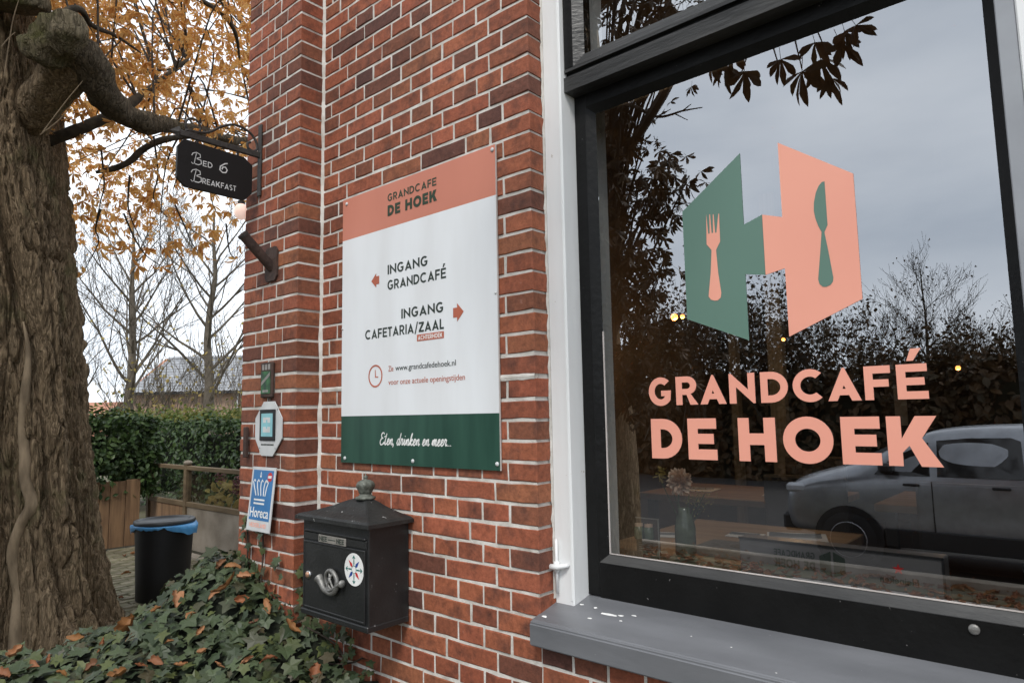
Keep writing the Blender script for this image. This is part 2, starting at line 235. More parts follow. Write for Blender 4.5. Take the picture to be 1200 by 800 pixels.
def join(*vfs):
    V, F = [], []
    for v, f in vfs:
        n = len(V); V.extend(v); F.extend([tuple(i + n for i in q) for q in f])
    return V, F
def box(x0, x1, y0, y1, z0, z1, bev=0.0, seg=1):
    if not bev:
        v = [(x, y, z) for z in (z0, z1) for y in (y0, y1) for x in (x0, x1)]
        return v, [(0, 2, 3, 1), (4, 5, 7, 6), (0, 1, 5, 4), (1, 3, 7, 5), (3, 2, 6, 7), (2, 0, 4, 6)]
    bm = bmesh.new(); bmesh.ops.create_cube(bm, size=1)
    for q in bm.verts: q.co = V3(((x0 + x1) / 2 + q.co.x * (x1 - x0), (y0 + y1) / 2 + q.co.y * (y1 - y0), (z0 + z1) / 2 + q.co.z * (z1 - z0)))
    bmesh.ops.bevel(bm, geom=bm.edges[:], offset=bev, segments=seg, affect='EDGES', profile=.5)
    return frombm(bm)
def frombm(bm):
    bm.verts.index_update(); r = ([tuple(v.co) for v in bm.verts], [tuple(v.index for v in f.verts) for f in bm.faces]); bm.free(); return r
def xf(vf, mtx): return [tuple(mtx @ V3(v)) for v in vf[0]], vf[1]
def tube(pts, radii, n=8, cap=True):
    pts = [V3(p) for p in pts]; V, F = [], []
    if not isinstance(radii, (list, tuple)): radii = [radii] * len(pts)
    up = None
    for i, p in enumerate(pts):
        d = (pts[min(i + 1, len(pts) - 1)] - pts[max(i - 1, 0)]).normalized()
        if up is None: up = d.orthogonal().normalized()
        up = (up - d * up.dot(d)); up = up.normalized() if up.length > 1e-6 else d.orthogonal().normalized()
        s = d.cross(up)
        for k in range(n):
            a = 2 * math.pi * k / n; V.append(tuple(p + (up * math.cos(a) + s * math.sin(a)) * radii[i]))
    for i in range(len(pts) - 1):
        for k in range(n): a, b = i * n + k, i * n + (k + 1) % n; F.append((a, b, b + n, a + n))
    if cap: F.append(tuple(range(n - 1, -1, -1))); F.append(tuple(range((len(pts) - 1) * n, len(pts) * n)))
    return V, F
def smooth_path(pts, k=6):
    P = [V3(p) for p in pts]; out = []
    for i in range(len(P) - 1):
        a, b, c, d = P[max(i - 1, 0)], P[i], P[i + 1], P[min(i + 2, len(P) - 1)]
        for j in range(k):
            t = j / k; out.append(.5 * ((2 * b) + (c - a) * t + (2 * a - 5 * b + 4 * c - d) * t * t + (3 * b - a - 3 * c + d) * t ** 3))
    return out + [P[-1]]
def smooth_vals(v, k=6):
    out = []
    for i in range(len(v) - 1): out += [v[i] + (v[i + 1] - v[i]) * j / k for j in range(k)]
    return out + [v[-1]]
def lathe(prof, n=32, c=(0, 0, 0), ax='z'):
    V, F = [], []
    for r, h in prof:
        for k in range(n):
            a = 2 * math.pi * k / n; q = (r * math.cos(a), r * math.sin(a), h)
            if ax == 'y': q = (q[0], q[2], q[1])
            if ax == 'x': q = (q[2], q[0], q[1])
            V.append((q[0] + c[0], q[1] + c[1], q[2] + c[2]))
    for i in range(len(prof) - 1):
        for k in range(n): a, b = i * n + k, i * n + (k + 1) % n; F.append((a, b, b + n, a + n))
    F.append(tuple(range(n - 1, -1, -1))); F.append(tuple(range((len(prof) - 1) * n, len(prof) * n)))
    return V, F
def prism(poly, O, U, W, th):
    """polygon (u,v) on the plane O,U,W, given thickness th along U x W (towards the viewer)"""
    O, U, W = V3(O), V3(U), V3(W); Nn = U.cross(W).normalized(); n = len(poly)
    V = [tuple(O + U * u + W * v) for u, v in poly] + [tuple(O + U * u + W * v + Nn * th) for u, v in poly]
    return V, [tuple(range(n - 1, -1, -1)), tuple(range(n, 2 * n))] + [(i, (i + 1) % n, n + (i + 1) % n, n + i) for i in range(n)]
FRONT = ((1, 0, 0), (0, 0, 1))                              # axes of a face that looks towards -Y

# ---- lettering: geometric capitals drawn as outlines, filled by a 2-D curve
def arc(cx, cy, rx, ry, a0, a1, n=14): return [(cx + rx * math.cos(rad(a0 + (a1 - a0) * i / n)), cy + ry * math.sin(rad(a0 + (a1 - a0) * i / n))) for i in range(n + 1)]
GW = dict(A=.93, B=.62, C=.95, D=.86, E=.70, F=.66, G=.92, H=.88, I=.2, K=.92, L=.56, N=.88, O=1.03, R=.78, S=.62, T=.66, Z=.72, M=1.0)
GW['É'] = .70; GW['/'] = .5; GW[' '] = .38
def stroke(pts, s):
    L_, R_ = [], []
    for i, p in enumerate(pts):
        a = pts[max(i - 1, 0)]; b = pts[min(i + 1, len(pts) - 1)]; dx, dy = b[0] - a[0], b[1] - a[1]; l = math.hypot(dx, dy) or 1
        L_.append((p[0] - dy / l * s / 2, p[1] + dx / l * s / 2)); R_.append((p[0] + dy / l * s / 2, p[1] - dx / l * s / 2))
    return L_ + R_[::-1]
def glyph(ch, W, s):
    if ch == 'I': return [[(0, 0), (W, 0), (W, 1), (0, 1)]]
    if ch == 'L': return [[(0, 0), (W, 0), (W, s), (s, s), (s, 1), (0, 1)]]
    if ch in 'EÉ':
        m = .5 + s * .02; p = [[(0, 0), (W, 0), (W, s * .95), (s, s * .95), (s, m - s * .46), (W * .9, m - s * .46), (W * .9, m + s * .46), (s, m + s * .46), (s, 1 - s * .95), (W, 1 - s * .95), (W, 1), (0, 1)]]
        if ch == 'É': p.append([(W * .36, 1.09), (W * .58, 1.09), (W * .86, 1.44), (W * .52, 1.44)])
        return p
    if ch == 'F': return [[(0, 0), (s, 0), (s, .5 - s * .5), (W * .92, .5 - s * .5), (W * .92, .5 + s * .42), (s, .5 + s * .42), (s, 1 - s * .95), (W, 1 - s * .95), (W, 1), (0, 1)]]
    if ch == 'T': c = W / 2; return [[(c - s / 2, 0), (c + s / 2, 0), (c + s / 2, 1 - s), (W, 1 - s), (W, 1), (0, 1), (0, 1 - s), (c - s / 2, 1 - s)]]
    if ch == 'H': m = .51; return [[(0, 0), (s, 0), (s, m - s / 2), (W - s, m - s / 2), (W - s, 0), (W, 0), (W, 1), (W - s, 1), (W - s, m + s / 2), (s, m + s / 2), (s, 1), (0, 1)]]
    if ch == 'N': y1 = 1 - 1.9 * s; return [[(0, 0), (s, 0), (s, y1), (W - .3 * s, 0), (W, 0), (W, 1), (W - s, 1), (W - s, 1 - y1), (.3 * s, 1), (0, 1)]]
    if ch == 'Z': return [[(0, 0), (W, 0), (W, s), (1.45 * s, s), (W, 1 - s), (W, 1), (0, 1), (0, 1 - s), (W - 1.45 * s, 1 - s), (0, s)]]
    if ch == '/': return [[(0, -.12), (s * .8, -.12), (W, 1.08), (W - s * .8, 1.08)]]
    if ch == 'A':
        c = W / 2; a = .03; k = (c - a); sx = s * 1.12; b0, b1 = .17, .17 + s * .82; yc = (c - sx) / k
        return [[(0, 0), (c - a, 1), (c + a, 1), (W, 0), (W - sx, 0), (W - sx - b0 * k, b0), (sx + b0 * k, b0), (sx, 0)], [(sx + b1 * k, b1), (W - sx - b1 * k, b1), (c, yc)]]
    if ch == 'D':
        rx = W * .62; return [[(0, 0)] + arc(W - rx, .5, rx, .5, -90, 90) + [(0, 1)], [(s, s)] + arc(W - rx, .5, rx - s, .5 - s, -90, 90) + [(s, 1 - s)]]
    if ch == 'O': return [arc(W / 2, .5, W / 2, .515, 0, 360, 40)[:-1], arc(W / 2, .5, W / 2 - s, .515 - s, 0, 360, 40)[:-1]]
    if ch == 'C':
        c = W * .54; r = W * .54; return [arc(c, .5, r, .515, 47, 313, 30) + arc(c, .5, r - s, .515 - s, 313 - 5, 47 + 5, 30)]
    if ch == 'G':
        c = W * .52; r = W * .52; xr = c + r * math.cos(rad(322)); a2 = math.degrees(math.acos((xr - s - c) / (r - s))) if abs((xr - s - c) / (r - s)) < 1 else 60
        return [arc(c, .5, r, .515, 45, 322, 30) + [(xr + .03, .53), (c + .02, .53), (c + .02, .53 - s * .85), (xr + .03 - s, .53 - s * .85)] + arc(c, .5, r - s, .515 - s, 360 - a2 - 6, 50, 30)]
    if ch == 'R':
        ry = .325; cy = 1 - ry; rx = min(.36, W * .5); x0 = W - .05 - rx
        return [[(0, 0), (s, 0), (s, cy - ry), (x0 - .02, cy - ry), (W - 1.25 * s, 0), (W, 0), (x0 + .13, cy - ry + .03)] + arc(x0, cy, rx, ry, -55, 90) + [(0, 1)], [(s, cy - ry + s * .9)] + arc(x0, cy, max(rx - s, .04), ry - s * .9, -90, 90) + [(s, 1 - s * .9)]]
    if ch == 'B':
        o = [(0, 0)] + arc(W - .3, .27, .3, .27, -90, 80) + arc(W - .34, .77, .28, .23, -70, 90) + [(0, 1)]
        return [o, [(s, s)] + arc(W - .3, .27, .3 - s, .27 - s, -90, 90) + [(s, .54 - s)], [(s, .54)] + arc(W - .34, .77, .28 - s, .23 - s, -90, 90) + [(s, 1 - s)]]
    if ch == 'K': return [[(0, 0), (s, 0), (s, .27), (s + .13, .41), (W - 1.42 * s, 0), (W, 0), (s + .36, .56), (W - .06, 1), (W - .06 - 1.42 * s, 1), (s, .55), (s, 1), (0, 1)]]
    if ch == 'S':
        r = .26; c = W / 2; return [stroke([(c + (W / 2 - s / 2) * math.cos(rad(a)), .74 + (r - s / 2) * math.sin(rad(a))) for a in range(35, 271, 15)] + [(c + (W / 2 - s / 2) * math.cos(rad(a)), .26 + (r - s / 2) * math.sin(rad(a))) for a in range(75, -146, -15)], s)]
    if ch == 'M': return [[(0, 0), (s, 0), (s, .6), (W / 2, .1), (W - s, .6), (W - s, 0), (W, 0), (W, 1), (W - s, 1), (W / 2, .38), (s, 1), (0, 1)]]
    if ch == '&': return [stroke([(.2 + (.30 - .012 * i) * .9 * math.cos(i * .42 + 1.1) + .15, .36 + (.36 - .014 * i) * math.sin(i * .42 + 1.1) + .05) for i in range(19)], s)]
    if ch == '.': return [[(0, 0), (s, 0), (s, s), (0, s)]]
    return []
def word(txt, s, gap=.12, x0=0, y0=0, h=1, big=None):
    """outlines of a word, cap height h, starting at x0; returns (polys, end x)"""
    P = []; x = x0
    for i, ch in enumerate(txt):
        hh = h * (big if big and (i == 0 or txt[i - 1] == ' ') else 1); W = GW.get(ch, .7)
        P += [[(x + u * hh, y0 + v * hh) for u, v in poly] for poly in glyph(ch, W if ch != 'I' else s, s)]
        x += ((s if ch == 'I' else W) + gap) * hh
    return P, x - gap * h
def fit(polys, x0, x1, y0, y1, ylo=0, yhi=1):
    a = min(p[0] for q in polys for p in q); b = max(p[0] for q in polys for p in q)
    return [[(x0 + (u - a) / (b - a) * (x1 - x0), y0 + (v - ylo) / (yhi - ylo) * (y1 - y0)) for u, v in q] for q in polys]
def curve_vf(cu):
    o = bpy.data.objects.new('tmp', cu); COL.objects.link(o); dg = bpy.context.evaluated_depsgraph_get(); dg.update()
    me = o.evaluated_get(dg).to_mesh(); r = ([v.co.copy() for v in me.vertices], [tuple(f.vertices) for f in me.polygons]); o.evaluated_get(dg).to_mesh_clear()
    bpy.data.objects.remove(o); bpy.data.curves.remove(cu); return r
def fill(polys, th):
    cu = bpy.data.curves.new('tmp', 'CURVE'); cu.dimensions = '2D'; cu.fill_mode = 'BOTH'; cu.extrude = th / 2
    for p in polys:
        s = cu.splines.new('POLY'); s.points.add(len(p) - 1); s.use_cyclic_u = True
        for q, (u, v) in zip(s.points, p): q.co = (u, v, 0, 1)
    return curve_vf(cu)
def flat(name, polys, O, axes, mat, parent, th=.0008, kind=None):
    v, f = fill(polys, th); O = V3(O); U, W = V3(axes[0]), V3(axes[1]); Nn = U.cross(W).normalized()
    return add(name, ([tuple(O + U * p.x + W * p.y + Nn * (p.z + th / 2)) for p in v], f), mat, parent)
def text(name, body, O, axes, mat, parent, x0, x1, y0, hgt, shear=0, bold=0, th=.0006):
    """small lower-case lettering with Blender's own font, fitted to a width; y0 is the base line, hgt the em"""
    cu = bpy.data.curves.new('tmp', 'FONT'); cu.body = body; cu.size = 1; cu.shear = shear; cu.offset = bold; cu.extrude = th / 2 / hgt; cu.resolution_u = 3
    v, f = curve_vf(cu); a = min(p.x for p in v); b = max(p.x for p in v); k = (x1 - x0) / (b - a); O = V3(O); U, W = V3(axes[0]), V3(axes[1]); Nn = U.cross(W).normalized()
    return add(name, ([tuple(O + U * (x0 + (p.x - a) * k) + W * (y0 + p.y * hgt) + Nn * (p.z * hgt + th / 2)) for p in v], f), mat, parent)
def circle(cx, cy, rx, ry=None, n=28): return arc(cx, cy, rx, ry or rx, 0, 360, n)[:-1]

# ================================================================== ground
def sheet(name, xs, ys, zf, mat, kind='structure', sub=1):
    V = [(x, y, zf(x, y)) for y in ys for x in xs]; n = len(xs)
    F = [(j * n + i, j * n + i + 1, (j + 1) * n + i + 1, (j + 1) * n + i) for j in range(len(ys) - 1) for i in range(n - 1)]
    o = add(name, (V, F), mat); o['kind'] = kind; return o
def gz(y): return 0 if y > -2.9 else (-.3 if y < -4.1 else -.3 * (-2.9 - y) / 1.2)
sheet('ground', [-400, -60, -20, -10, -5, 0, 10, 60, 400], [-400, -60, -20, -4.1, -2.9, 0, 5, 20, 60, 400], lambda x, y: gz(y) - .03, 'ground')
sheet('street', [-60, -10, 0, 10, 60], [-15.7, -6.35], lambda x, y: -.3 + .0, 'asphalt')
# ================================================================== masonry
ZS = [2.7723, 2.7115, 2.645, 2.5798, 2.5185, 2.4549, 2.3892, 2.3265, 2.263, 2.2021, 2.1356, 2.0719, 2.006, 1.941, 1.8769, 1.8162, 1.7511, 1.6849, 1.616, 1.545, 1.4825, 1.4195, 1.3545, 1.2934, 1.2287, 1.1634, 1.0956, 1.0334, .9697]
CH = .0644
ZB = [(ZS[0] + CH * k, -k) for k in range(30, 0, -1)] + [(z, i) for i, z in enumerate(ZS)] + [(ZS[-1] - CH * k, 28 + k) for k in range(1, 16)]   # bed joints, top to bottom
ZB = [(z, i) for z, i in ZB if z > -.02]
COURSES = [(ZB[k + 1][0], ZB[k][0], ZB[k][1]) for k in range(len(ZB) - 1)]       # (bottom, top, course number); even courses are headers
JT = .0045                                                                       # half a joint
def brick_mesh(wid, dep, seed):
    r = random.Random(seed); h = .0536; n = []
    def edge(a, b, k):
        for i in range(k): t = i / k; n.append((a[0] + (b[0] - a[0]) * t, a[1] + (b[1] - a[1]) * t))
    kx = 3 if wid > .15 else 2
    edge((0, 0), (wid, 0), kx); edge((wid, 0), (wid, h), 1); edge((wid, h), (0, h), kx); edge((0, h), (0, 0), 1)
    j = lambda s: r.uniform(-s, s) * (2.4 if r.random() < .16 else 1)
    out = [(u + j(.0011), v + j(.0011)) for u, v in n]; c = (wid / 2, h / 2); m = len(n)
    V = []
    for y, sh in ((0.0, .0024), (.0022, 0), (dep, 0)):
        for (u, v) in out:
            k = sh * r.uniform(.5, 1.7) if sh else 0; q = k if y == 0 else 0
            V.append((u + (k if u < c[0] else -k) - c[0], y + (j(.0007) if y == 0 else 0), v + (k if v < c[1] else -k) - c[1]))
    F = [tuple(range(m))] + [(a * m + i, a * m + m + i, a * m + m + (i + 1) % m, a * m + (i + 1) % m) for a in (0, 1) for i in range(m)]
    return mk('brick', V, F, 'brick')
BC = {}
def brick_me(wid, dep):
    key = (round(wid, 3), dep); lst = BC.setdefault(key, [])
    if len(lst) < 7: lst.append(brick_mesh(wid, dep, len(BC) * 50 + len(lst)))
    return random.choice(lst)
def lay(parent, x0, x1, zb, zt, y, dep, pool, e0=JT, e1=JT):
    """one brick between joints; as its own part, or into the joined pool when it is past what the picture shows"""
    x0 += e0; x1 -= e1; wid = x1 - x0; h = zt - zb - 2 * JT; me = brick_me(wid, dep)
    mw = Matrix.Translation(V3(((x0 + x1) / 2, y + random.uniform(-.0012, .0012), (zb + zt) / 2 + random.uniform(-.0006, .0006)))) @ Matrix.Rotation(random.uniform(-.008, .008), 4, 'Y') @ Matrix.Rotation(random.uniform(-.006, .006), 4, 'Z') @ Matrix.Diagonal((1, 1, min(h, .0545) / .0536, 1))
    if pool is not None: pool.append(([tuple(mw @ v.co) for v in me.vertices], [tuple(p.vertices) for p in me.polygons])); return
    link('brick', me, parent, mw)
XL, XC = -2.465, -1.3148                                    # inner corner with the pillar, corner of the window opening
wall = thing('brick_wall', 'red brick cafe front wall in white mortar around the large shop window', 'wall', (-1.9, 0, 0))
pool = []
def course_marks(i):
    """vertical joints of a wall course, measured from the window corner leftwards"""
    W = XC - XL
    if i % 2 == 0: return [k * W / 10 for k in range(11)]
    h = W / 10
    if i % 4 == 3: return [0] + [h * 1.5 + 2 * h * k for k in range(5)] + [W]
    return [0, h * 1.5, h * 2.5] + [h * 2.5 + 2 * h * k for k in range(1, 4)] + [W]
for zb, zt, i in COURSES:
    mk_ = course_marks(i)
    for a, b in zip(mk_, mk_[1:]):
        x1, x0 = XC - a, XC - b; jx = random.uniform(-.0025, .0025) if a > 0 else 0
        hidden = zt < .42 or zb > 3.42 or (x0 > -2.29 and x1 < -1.47 and zb > 1.345 and zt < 2.365) or (x0 > -2.22 and x1 < -1.93 and zb > .82 and zt < 1.1)
        if x1 < -2.22 and zt < .66: hidden = True
        if x1 > -1.5 and zb > 2.95: hidden = True
        lay(wall, x0 + (random.uniform(-.002, .002) if b < mk_[-1] else .004), x1, zb, zt, 0, .076, pool if hidden else None, JT, 0 if a == 0 else JT)
    # below the sill and on to the right
    if zt < .9:
        x = XC; k = 0
        while x < 3:
            wd = .115 if i % 2 == 0 else .23
            if k == 0 and i % 2: wd = .1725
            top = min(zt, .845); 
            if top - zb > .025: lay(wall, x, x + wd, zb, top, 0, .05, None if (zb > .62 and x < -.72) else pool)
            x += wd; k += 1
    elif zb > .9 or True:
        if i % 2: lay(wall, .16, .275, zb, zt, 0, .05, pool)
        for x0 in np.arange(.16, 2.9, .23): lay(wall, x0 + (.115 if i % 2 else 0), x0 + .23 + (.115 if i % 2 else 0), zb, zt, 0, .05, pool)
# wall above the window
for zb, zt, i in COURSES:
    if zb > 3.32:
        for x0 in np.arange(XC, .15, .23): lay(wall, x0, min(x0 + .23, .16), zb, zt, 0, .05, pool)
add('brick', join(*pool), 'brick', wall, kind='stuff')
add('mortar', join(box(XL - .02, XC - .004, .0032, .35, -.05, 4.6), box(XC - .004, .165, .0032, .35, -.05, .842), box(.163, 3, .0034, .35, -.05, 4.6), box(XC - .004, .163, .0036, .35, 3.325, 4.6)), 'mortar', wall)
# thick run of pointing between two courses, and the ragged fillet in the inner corner
def ragged(x0, x1, z, hh, y0, y1, n=26):
    V, F = [], []
    for k in range(n + 1):
        x = x0 + (x1 - x0) * k / n; a = hh * (1 + .25 * noise.noise((x * 40, z, 1))); V += [(x, y0, z - a), (x, y0 - .002, z), (x, y0, z + a * .8), (x, y1, z + a), (x, y1, z - a)]
    for k in range(n):
        for q in range(5): F.append((k * 5 + q, (k + 1) * 5 + q, (k + 1) * 5 + (q + 1) % 5, k * 5 + (q + 1) % 5))
    return V, F
add('pointing', join(ragged(-1.455, XC, 1.616, .0105, -.001, .01), ragged(XL, -2.29, 1.616, .009, -.001, .01)), 'mortar', wall)
V, F = [], []
for k in range(140):
    z = .3 + k * .0235; a = .013 + .006 * noise.noise((3, 1, z * 9)) + .004 * noise.noise((7, 2, z * 40))
    V += [(XL - .001, -a * .7, z), (XL + a * .5, -a * .28, z + .004), (XL + a, .0034, z)]
for k in range(139):
    for q in range(2): F.append((k * 3 + q, k * 3 + q + 1, k * 3 + q + 4, k * 3 + q + 3))
add('corner_fillet', (V, F), 'mortar', wall, smooth=True)
# chips of mortar and paint down the reveal of the opening
V = []
mx_ = []
for k in range(120):
    z = .95 + 2.3 * k / 119; a = .006 + .005 * noise.noise((1, 5, z * 30)); mx_.append((z, a))
for z, a in mx_: V += [(XC + .0006, .074 - a * 1.6, z), (XC + .003, .0745, z)]
add('reveal_pointing', (V, [(2 * k, 2 * k + 1, 2 * k + 3, 2 * k + 2) for k in range(119)]), 'mortar', wall)

PX0, PY = -2.911, -.113
pillar = thing('brick_pillar', 'narrow red brick corner pillar projecting left of the sign board', 'pillar', (-2.69, -.05, 0)); pool = []
for zb, zt, i in COURSES:
    W = XL - PX0
    mk_ = [0, W / 4, W / 2, W * .75, W] if i % 2 == 0 else [0, W * .375, W * .625, W]
    for a, b in zip(mk_, mk_[1:]):
        j = random.uniform(-.003, .003)
        lay(pillar, PX0 + a + (j if a else 0), PX0 + b, zb, zt, PY, .107, pool if (zt < .8 or zb > 3.5) else None, 0 if a == 0 else JT, 0 if b == W else JT)
add('brick', join(*pool), 'brick', pillar, kind='stuff')
add('mortar', box(PX0 + .003, XL - .0032, PY + .0032, .34, -.05, 4.6), 'mortar', pillar)

# ================================================================== shop window
win = thing('shop_window', 'large shop window with black sashes and white frame posts over grey sill', 'window', (-.7, .1, .95))
FY, SY = .075, .147                                        # faces of the white frame and of the black sash
FX0, FX1 = -1.245, -.1215
# sill: sloped top, rounded front arris
sp = [(-.046, .842), (.36, .842), (.36, .972), (.147, .9535), (-.038, .9115), (-.046, .9045)]
def sill(x0, x1, prof): n = len(prof); return [(x, y, z) for x in (x0, x1) for y, z in prof], [tuple(range(n - 1, -1, -1)), tuple(range(n, 2 * n))] + [(i, (i + 1) % n, n + (i + 1) % n, n + i) for i in range(n)]
bm = bmesh.new(); v, f = sill(-1.3165, .2, sp); vs = [bm.verts.new(q) for q in v]; [bm.faces.new([vs[i] for i in q]) for q in f]; bmesh.ops.recalc_face_normals(bm, faces=bm.faces[:])
bmesh.ops.bevel(bm, geom=[e for e in bm.edges if all(q.co.y < -.03 for q in e.verts) and abs(e.verts[0].co.x - e.verts[1].co.x) > .5], offset=.004, segments=2, affect='EDGES')
add('sill', frombm(bm), 'sill_grey', win)
# flecks of white paint dropped on the sill
fl = []
for x, y, a, b in [(-1.29, -.01, .012, .006), (-1.12, .068, .034, .006), (-1.085, .075, .010, .005), (-1.05, .088, .013, .004), (-1.16, .03, .01, .004), (-1.23, .09, .008, .005), (-1.18, .088, .006, .006), (-1.07, .05, .006, .003), (-.86, .05, .003, .002), (-.75, .04, .003, .002), (-.62, -.02, .003, .002)]:
    z = .9535 + (y - .147) * .227 + .0006; p = [(x + a * math.cos(t) * random.uniform(.5, 1.1), y + b * math.sin(t) * random.uniform(.5, 1.1)) for t in np.linspace(0, 2 * math.pi, 9)[:-1]]
    fl.append(([(q[0], q[1], z + (q[1] - y) * .227) for q in p], [tuple(range(8))]))
add('paint_fleck', join(*fl), 'white_print', win, kind='stuff')
# white frame posts (front face with a fine bead, return face towards the sash)
def post(x0, x1, zb, zt): return box(x0, x1, FY, .33, zb, zt, .003)
add('frame_post', post(XC + .0005, FX0, .93, 3.32), 'white_paint', win); add('frame_post', post(-.087, .16, .93, 3.32), 'white_paint', win, )
add('grey_post', box(FX1, -.0875, FY + .004, .33, .93, 3.32, .002), 'grey_paint', win)
add('frame_bead', box(-1.2565, -1.2495, FY - .0022, FY + .006, .95, 3.31, .001), 'white_paint', win)
add('frame_head', box(FX0, FX1, FY, .33, 3.26, 3.32, .003), 'white_paint', win)
# rod and eye of the old shutter hook
rod = add('shutter_rod', join(tube([(-1.3005, .066, .968), (-1.3005, .066, 1.125)], .0048, 8)), 'white_paint', win, smooth=True)
add('hook_eye', join(tube([(-1.3125, .05, 1.045), (-1.289, .056, 1.046), (-1.268, .064, 1.05), (-1.262, .078, 1.051)], [.009, .009, .007, .006], 8), tube([(-1.3005, .066, 1.03), (-1.3005, .066, 1.06)], .0095, 8)), 'white_paint', win, smooth=True)
# lower sash
def bevel_strip(a, b):                                     # quad ring between two rectangles (x0,x1,z0,z1,y)
    r = lambda q: [(q[0], q[4], q[2]), (q[1], q[4], q[2]), (q[1], q[4], q[3]), (q[0], q[4], q[3])]
    return r(a) + r(b), [(i, (i + 1) % 4, 4 + (i + 1) % 4, 4 + i) for i in range(4)]
GX0, GX1, GZ0, GZ1 = -1.174, -.148, 1.0805, 2.4535
SXI0, SXI1, SZI0, SZI1 = -1.202, -.1235, 1.0555, 2.478
add('sash_stile', box(FX0 + .0004, SXI0, SY, SY + .045, .958, 2.535, .0015), 'black_paint', win)
add('sash_stile', box(SXI1, -.09, SY, SY + .045, .958, 2.535, .0015), 'black_paint', win)
add('sash_rail', box(SXI0 - .0002, SXI1 + .0002, SY + .0008, SY + .045, .948, SZI0, .0012), 'black_paint', win)
add('sash_rail', box(SXI0 - .0002, SXI1 + .0002, SY + .0008, SY + .045, SZI1, 2.535, .0012), 'black_paint', win)
bv, bf = bevel_strip((SXI0, SXI1, SZI0, SZI1, SY + .002), (GX0, GX1, GZ0, GZ1, GY))
for q_, m_ in zip(bf, ('worn_sheen_black', 'black_paint', 'black_paint', 'black_paint')): add('glazing_bead', ([bv[i] for i in q_], [(0, 1, 2, 3)]), m_, win)  # bottom bead in lighter grey: sky sheen on black gloss put into its colour
V, F = [], []                                              # pale line of sealant along the left and bottom edge of the glass
add('sealant', join(box(GX0 - .0005, GX0 + .0032, GY - .0022, GY + .001, GZ0, 1.75), box(GX0 + .004, GX1, GY - .0026, GY + .001, GZ0 - .0004, GZ0 + .0022)), 'alu_edge', win)
pane = add('glass', ([(GX0 - .002, GY, GZ0 - .002), (GX1 + .002, GY, GZ0 - .002), (GX1 + .002, GY, GZ1 + .002), (GX0 - .002, GY, GZ1 + .002)], [(0, 1, 2, 3)]), 'glass', win)
# transom and upper sash
def mould(x0, x1, prof): return sill(x0, x1, prof)
add('transom', mould(FX0 + .0006, -.09, [(.093, 2.5215), (.146, 2.5215), (.3, 2.5215), (.3, 2.576), (.104, 2.576), (.093, 2.570)]), 'worn_sheen_black', win)
add('transom_groove', box(FX0 + .001, -.09, .108, .3, 2.575, 2.588), 'black_paint', win)
add('upper_sash_rail', mould(FX0 + .0008, -.09, [(.095, 2.5875), (.3, 2.5875), (.3, 2.600), (.104, 2.6005), (.096, 2.5985)]), 'worn_sheen_black', win)
add('upper_sash_stile', box(FX0 + .0008, -1.208, .0955, .2, 2.5985, 3.26, .0015), 'black_paint', win)
add('upper_glazing_bead', bevel_strip((-1.2085, -.1, 2.599, 3.25, .0965), (-1.178, -.13, 2.6385, 3.22, .118)), 'worn_sheen_black', win)
add('transom_glass', ([(-1.18, .1185, 2.637), (-.12, .1185, 2.637), (-.12, .1185, 3.23), (-1.18, .1185, 3.23)], [(0, 1, 2, 3)]), 'glass', win)
for x, z in ((-.262, 1.036),):
    add('screw_cover', lathe([(.011, 0), (.0105, -.004), (.006, -.0052), (0.0005, -.0055)], 14, (x, SY + .001, z), 'y'), 'pewter', win, smooth=True)
# logo and name stuck on the outside of the glass
D0 = (0, GY - .0006, 0)
lg = flat('logo_green', [[(-.8884, 2.0695), (-.7110, 2.1950), (-.7110, 1.9960), (-.6607, 2.0128), (-.6607, 1.8512), (-.7140, 1.8612), (-.7140, 1.6835), (-.8884, 1.7585)]], D0, FRONT, 'decal_green', win)
lp = flat('logo_pink', [[(-.6085, 2.1955), (-.4330, 2.0675), (-.4330, 1.7588), (-.6095, 1.6838), (-.6095, 1.8608), (-.6601, 1.8512), (-.6601, 2.0128), (-.6085, 1.9955)]], D0, FRONT, 'decal_pink', win)
fk = [(-.8160, 2.046), (-.8128, 1.990), (-.8085, 1.990), (-.8068, 2.044), (-.8048, 2.044), (-.8028, 1.990), (-.7985, 1.990), (-.7965, 2.042), (-.7945, 2.042), (-.7925, 1.989), (-.7885, 1.989), (-.7805, 2.041), (-.7785, 2.04), (-.7795, 1.962), (-.7925, 1.9406), (-.7895, 1.875), (-.7837, 1.820), (-.7860, 1.807), (-.7945, 1.8005), (-.8035, 1.8005), (-.8140, 1.8045), (-.8205, 1.814), (-.8195, 1.824), (-.8110, 1.880), (-.8055, 1.9427), (-.8190, 1.961)]
flat('fork', [fk], (0, GY - .0016, 0), FRONT, 'decal_pink', lg, .0006)
kf = [(-.4995, 2.0642), (-.5060, 2.0640), (-.5140, 2.056), (-.5220, 2.040), (-.5280, 2.016), (-.5295, 1.995), (-.5270, 1.975), (-.5215, 1.955), (-.5145, 1.9379), (-.5205, 1.890), (-.5300, 1.820), (-.5275, 1.808), (-.5205, 1.8005), (-.5125, 1.799), (-.5020, 1.8025), (-.4960, 1.810), (-.4945, 1.820), (-.5015, 1.885), (-.5080, 1.9363), (-.4995, 1.9526)]
flat('knife', [kf], (0, GY - .0016, 0), FRONT, 'decal_green', lp, .0006)
BX1 = dict(zip(range(9), [('G', -1.0204, -.9462), ('R', -.9334, -.8665), ('A', -.8602, -.7845), ('N', -.7758, -.7052), ('D', -.6907, -.6202), ('C', -.6086, -.5309), ('A', -.5254, -.4500), ('F', -.4425, -.3860), ('É', -.3740, -.3116)]))
P = []
